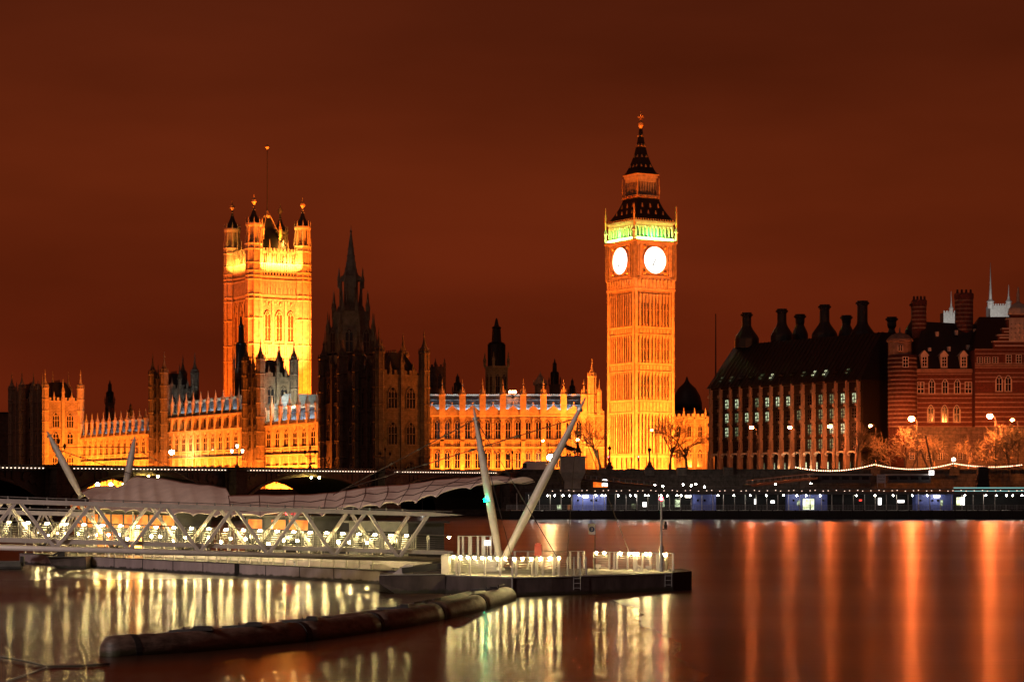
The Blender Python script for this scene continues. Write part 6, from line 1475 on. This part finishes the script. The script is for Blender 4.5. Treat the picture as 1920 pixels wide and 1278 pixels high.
rail('lit_railing', 'brightly lit railing at the right rear of the platform, ending at the red-topped pole', D1, E1, [fr(D1, E1, p) for p in (1114, 1143, 1152, 1157, 1177, 1189, 1193, 1204, 1220, 1232, 1236, 1250, 1262)], lamps=[fr(D1, E1, p) for p in (1118, 1133, 1163, 1180, 1189, 1195, 1211, 1219, 1245, 1249)])
F1 = (PX(935, 122.8), 122.8); G1 = (PX(1096, 123.4), 123.4)
rail('lit_railing', 'unlit railing along the rear edge of the platform behind the leaning masts', F1, G1, [fr(F1, G1, p) for p in (940, 965, 990, 1015, 1040, 1069, 1084, 1095)])
# posts in the gap
for i, px in enumerate((1064, 1076, 1088, 1099)):
    a = (PX(px, 113.6 + i * .25), 113.6 + i * .25); g = thing('gap_post', 'bare white post in the gap of the platform railing, %s' % ('leftmost of four', 'second of four', 'third of four', 'rightmost of four')[i], 'post', (a[0], a[1], DK), 0, 'bare posts in the railing gap')
    m1 = MB(); m1.box(-.04, .04, -.03, .03, 0, .98); o = m1.build('shaft', 'galvanised', g); o.location.z = 0; m1 = MB(); m1.box(-.1, .1, -.08, .08, 0, .03); o = m1.build('foot', 'galvanised', g); o.location.z = 0
# raised landing at the end of the footbridge
t2 = thing('raised_landing', 'raised pale landing where the white footbridge meets the platform', 'landing', (PX(836, 118.5), 118.5, DK))
lw = PX(932, 118.5) - PX(836, 118.5)
mb = MB(); mb.box(0, lw, 0, 4, DK, 1.85); mb.build('base', 'white_steel', t2)
mb = MB(); mb.box(-.05, lw + .05, -.05, 4, 1.85, 1.92); mb.build('deck', 'deck_plank', t2)
mb = MB(); mb.box(-.15, .25, -3.3, .1, DK, 2.0); mb.box(.25, .36, -2.9, -.1, DK, 1.95); mb.build('end_panel', 'white_steel', t2)
A3 = (PX(858, 119), 119); B3 = (PX(930, 119), 119)
rail('lit_railing', 'railing on the raised landing behind the foot of the left leaning mast', A3, B3, [fr(A3, B3, p) for p in (860, 868, 880, 883, 896, 905, 908, 920, 929)], z0=1.92, h=1.05, lamps=[fr(A3, B3, 842)])
g = thing('notice_box', 'small white lit notice box on the landing railing', 'sign', (PX(914, 118.8), 118.8, 2.45)); mb = MB(); mb.box(-.16, .16, -.04, .04, 0, .28); o = mb.build('box', 'screen_white', g); o.location.z = 0
mb = MB(); mb.box(-.02, .02, 0, .04, -.5, 0); o = mb.build('bracket', 'galvanised', g); o.location.z = 0
# end hull left of the platform
t = thing('end_hull', 'low dark hull with a raked nose at the left end of the mooring platform', 'hull', (PX(711, 114), 114, 0))
O_ = Vector((PX(711, 114), 114, 0)); r3 = lambda px, d, z: (PX(px, d) - O_.x, d - O_.y, z)
vs = [r3(711, 114.2, .95), r3(835, 114.6, 1.0), r3(835, 119, 1.0), r3(711, 118, .95), r3(711, 114.3, .55), r3(762, 114.5, -.4), r3(835, 114.9, -.4), r3(835, 119, -.4), r3(711, 118, -.3)]
mb = MB(); mb.add(vs, [(0, 1, 2, 3), (0, 4, 5, 6, 1), (1, 6, 7, 2), (0, 3, 8, 4), (4, 8, 5), (3, 2, 7, 8), (5, 8, 7, 6)]); mb.build('hull', 'hull_dark', t)
mb = MB(); mb.bar(r3(712, 114.15, .99), r3(835, 114.55, 1.03), .06, .05); mb.build('edge_strip', 'galvanised', t)
mb = MB(); a = r3(735, 115.3, 1.0); mb.add([a, (a[0] + 1.1, a[1], 1.0), (a[0] + 1.1, a[1], 1.5), (a[0] + .7, a[1], 1.5), (a[0], a[1] + .3, 1.0), (a[0] + 1.1, a[1] + .3, 1.0), (a[0] + 1.1, a[1] + .3, 1.5), (a[0] + .7, a[1] + .3, 1.5)], [(0, 1, 2, 3), (7, 6, 5, 4), (0, 4, 5, 1), (1, 5, 6, 2), (2, 6, 7, 3), (3, 7, 4, 0)])
mb.tube((a[0] + .9, a[1] - .1, 1.25), (a[0] + .9, a[1], 1.25), .1, n=10); mb.build('winch', 'white_steel', t)
mb = MB(); a = r3(752, 115.6, 1.0); b2 = r3(832, 116, 1.0); mb.bar((a[0], a[1], 1.2), (b2[0], b2[1], 1.45), 1.2, .3); mb.build('fender_beam', 'rubber', t)

# ================================================================== leaning masts with cables
def mast(name, label, pa, pb, d, r0, r1, rt, group, db=None):
    a = P(pa[0], pa[1], d); b2 = P(pb[0], pb[1], db or d); t = thing(name, label, 'mast', tuple(a), 0, group); v = b2 - a
    mb = MB(); prof = [(0, .55), (.1, .8), (.3, 1.0), (.55, 1.0), (.8, .72), (.93, .4), (1, rt)]
    mb.path([v * f for f, _ in prof], [r0 * k for _, k in prof], 12); o = mb.build('shaft', 'white_steel', t, True); o.location = (0, 0, 0)
    mb = MB(); f = .93; mb.path([v * (f - .008), v * (f + .008)], r0 * .8, 10); mb.path([v * .005, v * .0 - v.normalized() * .1], r0 * .9, 10); o = mb.build('collar', 'galvanised', t); o.location = (0, 0, 0)
    return t
mA = mast('leaning_mast', 'white tapered mast leaning slightly left, at the footbridge end', (940, 1066), (888, 763), 117.5, .225, .2, .15, 'leaning masts')
mB = mast('leaning_mast', 'white tapered mast leaning steeply right, beside the left-leaning one', (936, 1066), (1098, 745), 116.5, .235, .2, .15, 'leaning masts')
mC = mast('leaning_mast', 'thin white mast leaning left at the left end of the peaked canopy', (152, 930), (88, 808), 157, .27, .2, .12, 'leaning masts')
mD = mast('leaning_mast', 'thin white mast leaning slightly right beside the peaked canopy', (234, 918), (253, 818), 161, .27, .2, .12, 'leaning masts')
def cable(pa, da, pb, db, label, r=.022, knots=(), sag=0.0):
    a = P(pa[0], pa[1], da); b2 = P(pb[0], pb[1], db); v = b2 - a; mb = MB()
    mb.path([v * f + Vector((0, 0, -sag * 4 * f * (1 - f))) for f in [i / 10 for i in range(11)]], r, 5)
    for k in knots: mb.path([v * (k - .012), v * k, v * (k + .012)], [r, r * 3, r], 6)
    o = tag(mb.build('stay_cable', 'cable_steel'), label, 'cable', 'stay cables of the leaning masts'); o.location = a
DA, DB = 117.5, 116.5
cable((893, 783), DA, (1082, 781), DB, 'horizontal cable joining the tops of the two tall leaning masts', .02)
cable((893, 785), DA, (625, 927), 140, 'cable from the left tall mast down left to the sweeping canopy', .03, (.19, .36, .55))
cable((1082, 783), DB, (640, 918), 140, 'long cable from the right tall mast down left across the palace front', .03, (.22, .4, .6, .78))
cable((893, 787), DA, (1045, 1045), 114, 'cable from the left tall mast down right to the front railing corner', .022)
cable((893, 787), DA, (966, 1070), 113, 'steep cable from the left tall mast to the deck between the masts', .02)
cable((1083, 785), DB, (1184, 1045), 121, 'cable from the right tall mast down right to the bright rear railing', .022)
cable((1082, 785), DB, (1063, 1048), 122.5, 'nearly upright cable from the right tall mast to the rear railing', .018)
cable((97, 838), 157, (249, 838), 161, 'horizontal cable joining the two thin masts at left', .03)
cable((100, 840), 157, (268, 895), 159, 'cable from the left thin mast down right to the canopy peak', .03, (.3, .6))
cable((250, 838), 161, (372, 908), 156, 'cable from the second thin mast down right to the canopy', .03, (.35,))
# lights on the mast and the red-topped pole
a = P(909, 937, 117.2); g = thing('signal_lamp', 'small green light beside the left tall mast', 'lamp', tuple(a))
mb = MB(); mb.ball((0, 0, 0), .075, 10, 6); o = mb.build('bulb', 'green_nav', g); o.location.z = 0; mb = MB(); mb.bar((0, 0, -.1), (.25, .1, -.1), .04); o = mb.build('bracket', 'cast_iron', g); o.location.z = 0
d = 119; a = P(1240, 1068, d); g = thing('signal_pole', 'tall thin pole with a red light on top at the right end of the platform', 'pole', (a.x, a.y, DK)); h = PZ(938, d)
mb = MB(); mb.tube((0, 0, DK), (0, 0, PZ(1024, d)), .12, n=10); mb.tube((0, 0, PZ(1024, d)), (0, 0, h), .07, .06, n=10); mb.lathe(0, 0, [(.13, PZ(1024, d) - .03), (.13, PZ(1024, d) + .03)], 10); mb.build('shaft', 'galvanised', g)
mb = MB(); mb.ball((0, 0, h + .1), .11, 10, 6); mb.build('red_lamp', 'red_nav', g)
mb = MB(); z = PZ(985, d); mb.bar((0, 0, z - .18), (.32, 0, z - .18), .04); mb.lathe(.24, 0, [(.09, z - .15), (.1, z + .02), (.06, z + .1), (.06, z + .18), (.02, z + .25)], 8); mb.build('bell', 'cast_iron', g)
# round-mark sign on its pole
d = 121; a = P(1114, 1064, d); g = thing('berth_sign', 'grey sign with a dark blue disc and pale figure 3 on a thin pole', 'sign', (a.x, a.y, DK)); 
mb = MB(); mb.tube((.05, 0, DK), (.05, 0, PZ(982, d)), .03); mb.build('pole', 'cable_steel', g)
mb = MB(); z0, z1 = PZ(1001, d), PZ(981, d); mb.box(-.33, .06, -.06, -.03, z0, z1); pl = mb.build('plate', 'sign_white', g)
mb = MB(); zc = (z0 + z1) / 2 - .02; mb.tube((-.135, -.075, zc), (-.135, -.06, zc), .16, n=24); mb.build('disc', 'sign_blue', pl)
text('3', .26, (-.135, -.08, zc), 0, 'sign_white', pl, 'figure')
# red cabinet
d = 115; a = P(1009, 1064, d); g = thing('lifebuoy_cabinet', 'dark red rounded lifebuoy cabinet on a post behind the front railing', 'cabinet', (a.x, a.y, DK)); z0, z1 = PZ(1041, d), PZ(1017, d)
mb = MB(); mb.box(-.2, .2, -.1, .1, z0, z1 - .08); mb.box(-.14, .14, -.1, .1, z1 - .08, z1); mb.build('box', 'red_paint', g)
mb = MB(); mb.tube((-.05, .15, DK), (-.05, .15, z1 - .2), .04); mb.build('post', 'white_steel', g)
# small deck gear
for i, (px, d, lab) in enumerate(((1121, 121.8, 'small white deck box behind the left end of the bright rear railing'), (1216, 119.8, 'small white deck box near the foot of the red-topped pole'))):
    mb = MB(); mb.box(-.16, .16, -.1, .1, .12, .3); mb.lathe(0, 0, [(.1, 0), (.06, .12)], 8); o = tag(mb.build('deck_box', 'white_steel'), lab, 'box', 'small deck boxes'); o.location = (PX(px, d), d, DK)
mb = MB(); mb.path([(0, 0, 0), (.12, 0, .25), (.05, 0, .45)], [.07, .05, .04], 8); mb.path([(.3, 0, 0), (.25, 0, .2), (.1, 0, .3)], [.08, .07, .04], 8); mb.cbox(.15, 0, 0, .06, .3, .15)
o = tag(mb.build('cable_anchor', 'white_steel'), 'white steel cable anchor on the deck behind the bright rear railing', 'anchor'); o.location = (PX(1192, 119.6), 119.6, DK)

# ================================================================== floating boom of pipes in front
L0 = Vector((PX(209, 71.6), 71.6, .12)); pth = [(209, 71.8), (330, 73.3), (455, 76.0), (561, 79.0), (660, 83.2), (755, 88.0), (867, 96.8), (948, 107.5)]
t = thing('floating_boom', 'long dark floating boom of two joined steel pipes lying across the river in the foreground', 'boom', (PX(209, 71.6), 71.6, 0))
O_ = Vector((t.location.x, t.location.y, 0))
mainp = [Vector((PX(px, d), d, .12)) - O_ for px, d in pth]
def resamp(ps, a, b2, n_):
    L_ = [0]; 
    for p, q_ in zip(ps[:-1], ps[1:]): L_.append(L_[-1] + (q_ - p).length)
    out = []
    for i in range(n_ + 1):
        s_ = (a + (b2 - a) * i / n_) * L_[-1]
        for j in range(len(ps) - 1):
            if L_[j + 1] >= s_ or j == len(ps) - 2: out.append(ps[j].lerp(ps[j + 1], (s_ - L_[j]) / (L_[j + 1] - L_[j]))); break
    return out
offs = Vector((-.97, .30, 0)) * 1.25
backp = [p + offs for p in mainp]
PRD = .56
def pipe_run(ps, rad, cuts, capname):
    for i, (a, b2) in enumerate(zip(cuts[:-1], cuts[1:])):
        seg = resamp(ps, a + .002, b2 - .002, 8); mb = MB()
        rs = [rad] * len(seg)
        if i == 0:
            d_ = (seg[0] - seg[1]).normalized(); seg = [seg[0] + d_ * .42, seg[0] + d_ * .38, seg[0] + d_ * .25, seg[0] + d_ * .1] + seg; rs = [rad * .3, rad * .55, rad * .85, rad * .97] + rs
        if i == len(cuts) - 2:
            d_ = (seg[-1] - seg[-2]).normalized(); seg = seg + [seg[-1] + d_ * .2, seg[-1] + d_ * .45, seg[-1] + d_ * .55]; rs = rs + [rad * .97, rad * .7, rad * .3]
        mb.path(seg, rs, 28); mb.build('pipe_section', 'pipe_steel', t, True)
    for a in cuts[1:-1]:
        seg = resamp(ps, a - .004, a + .004, 2); mb = MB(); mb.path(seg, rad * 1.05, 24); mb.build('joint_band', 'rubber', t)
pipe_run(mainp, PRD, [0, .235, .40, .60, .80, 1], 'a'); pipe_run(backp, PRD * .85, [.095, .36, .66, .985], 'b')
for f, w_ in ((.1, .5), (.17, .42), (.27, .3), (.5, .25), (.93, .3)):
    a, b2 = resamp(mainp, f, f + .001, 1), resamp(backp, f, f + .001, 1); mb = MB(); c = (a[0] * .5 + b2[0] * .5)
    mb.bar(a[0] + Vector((0, 0, PRD + .02)), b2[0] + Vector((0, 0, PRD * .85 + .02)), w_, .10)
    mb.frus(a[0].x - .1, a[0].y, PRD + .12, PRD + .27, w_ * .8, .3, w_ * .55, .2); mb.tube((a[0].x - w_ * 1.5, a[0].y, PRD), (a[0].x - w_ * 1.5, a[0].y, PRD + .25), .03); mb.build('saddle', 'rubber', t)
seg = resamp(mainp, .0165, .0225, 2); mb = MB(); mb.path(seg, PRD * 1.02, 24); mb.build('joint_band', 'rubber', t)
mb = MB()
for f in (.62, .66, .7): a = resamp(backp, f, f + .03, 2); mb.path([p + Vector((.1, 0, PRD * .85)) for p in a], .05, 6)
a = resamp(mainp, .95, .99, 2); mb.path([p + Vector((0, 0, PRD + .12)) for p in a], .03, 6); mb.tube(a[0] + Vector((0, 0, PRD)), a[0] + Vector((0, 0, PRD + .2)), .03); mb.build('lashing', 'rubber', t)
# mooring rope at lower left
mb = MB(); rp_ = [(-30, 1230), (0, 1235), (45, 1243), (88, 1251), (150, 1250), (205, 1246)]
a0 = None; ps = []
for px, py in rp_:
    d = HC * F / (py - YH); ps.append(Vector((PX(px, d), d, .04)))
a0 = ps[0].copy(); mb.path([p - a0 + Vector((0, 0, .04 if i < 3 else 0)) for i, p in enumerate(ps)], .035, 6)
d1 = HC * F / (1251 - YH); p1 = Vector((PX(88, d1), d1, .03)); d2 = HC * F / (1280 - YH); p2 = Vector((PX(10, d2), d2, .03)); mb.path([p1 - a0, (p1 + p2) / 2 - a0, p2 - a0], .02, 5)
o = tag(mb.build('mooring_rope', 'rubber'), 'dark mooring rope on the water at the lower left', 'rope'); o.location = a0

# added pinkish fill spot off to the left, standing for unseen near-bank lights
spot('near_bank_fill', (-70, 20, 34), (-14, 132, 3), 250000, (1.0, .76, .66), 60, .8, 3)
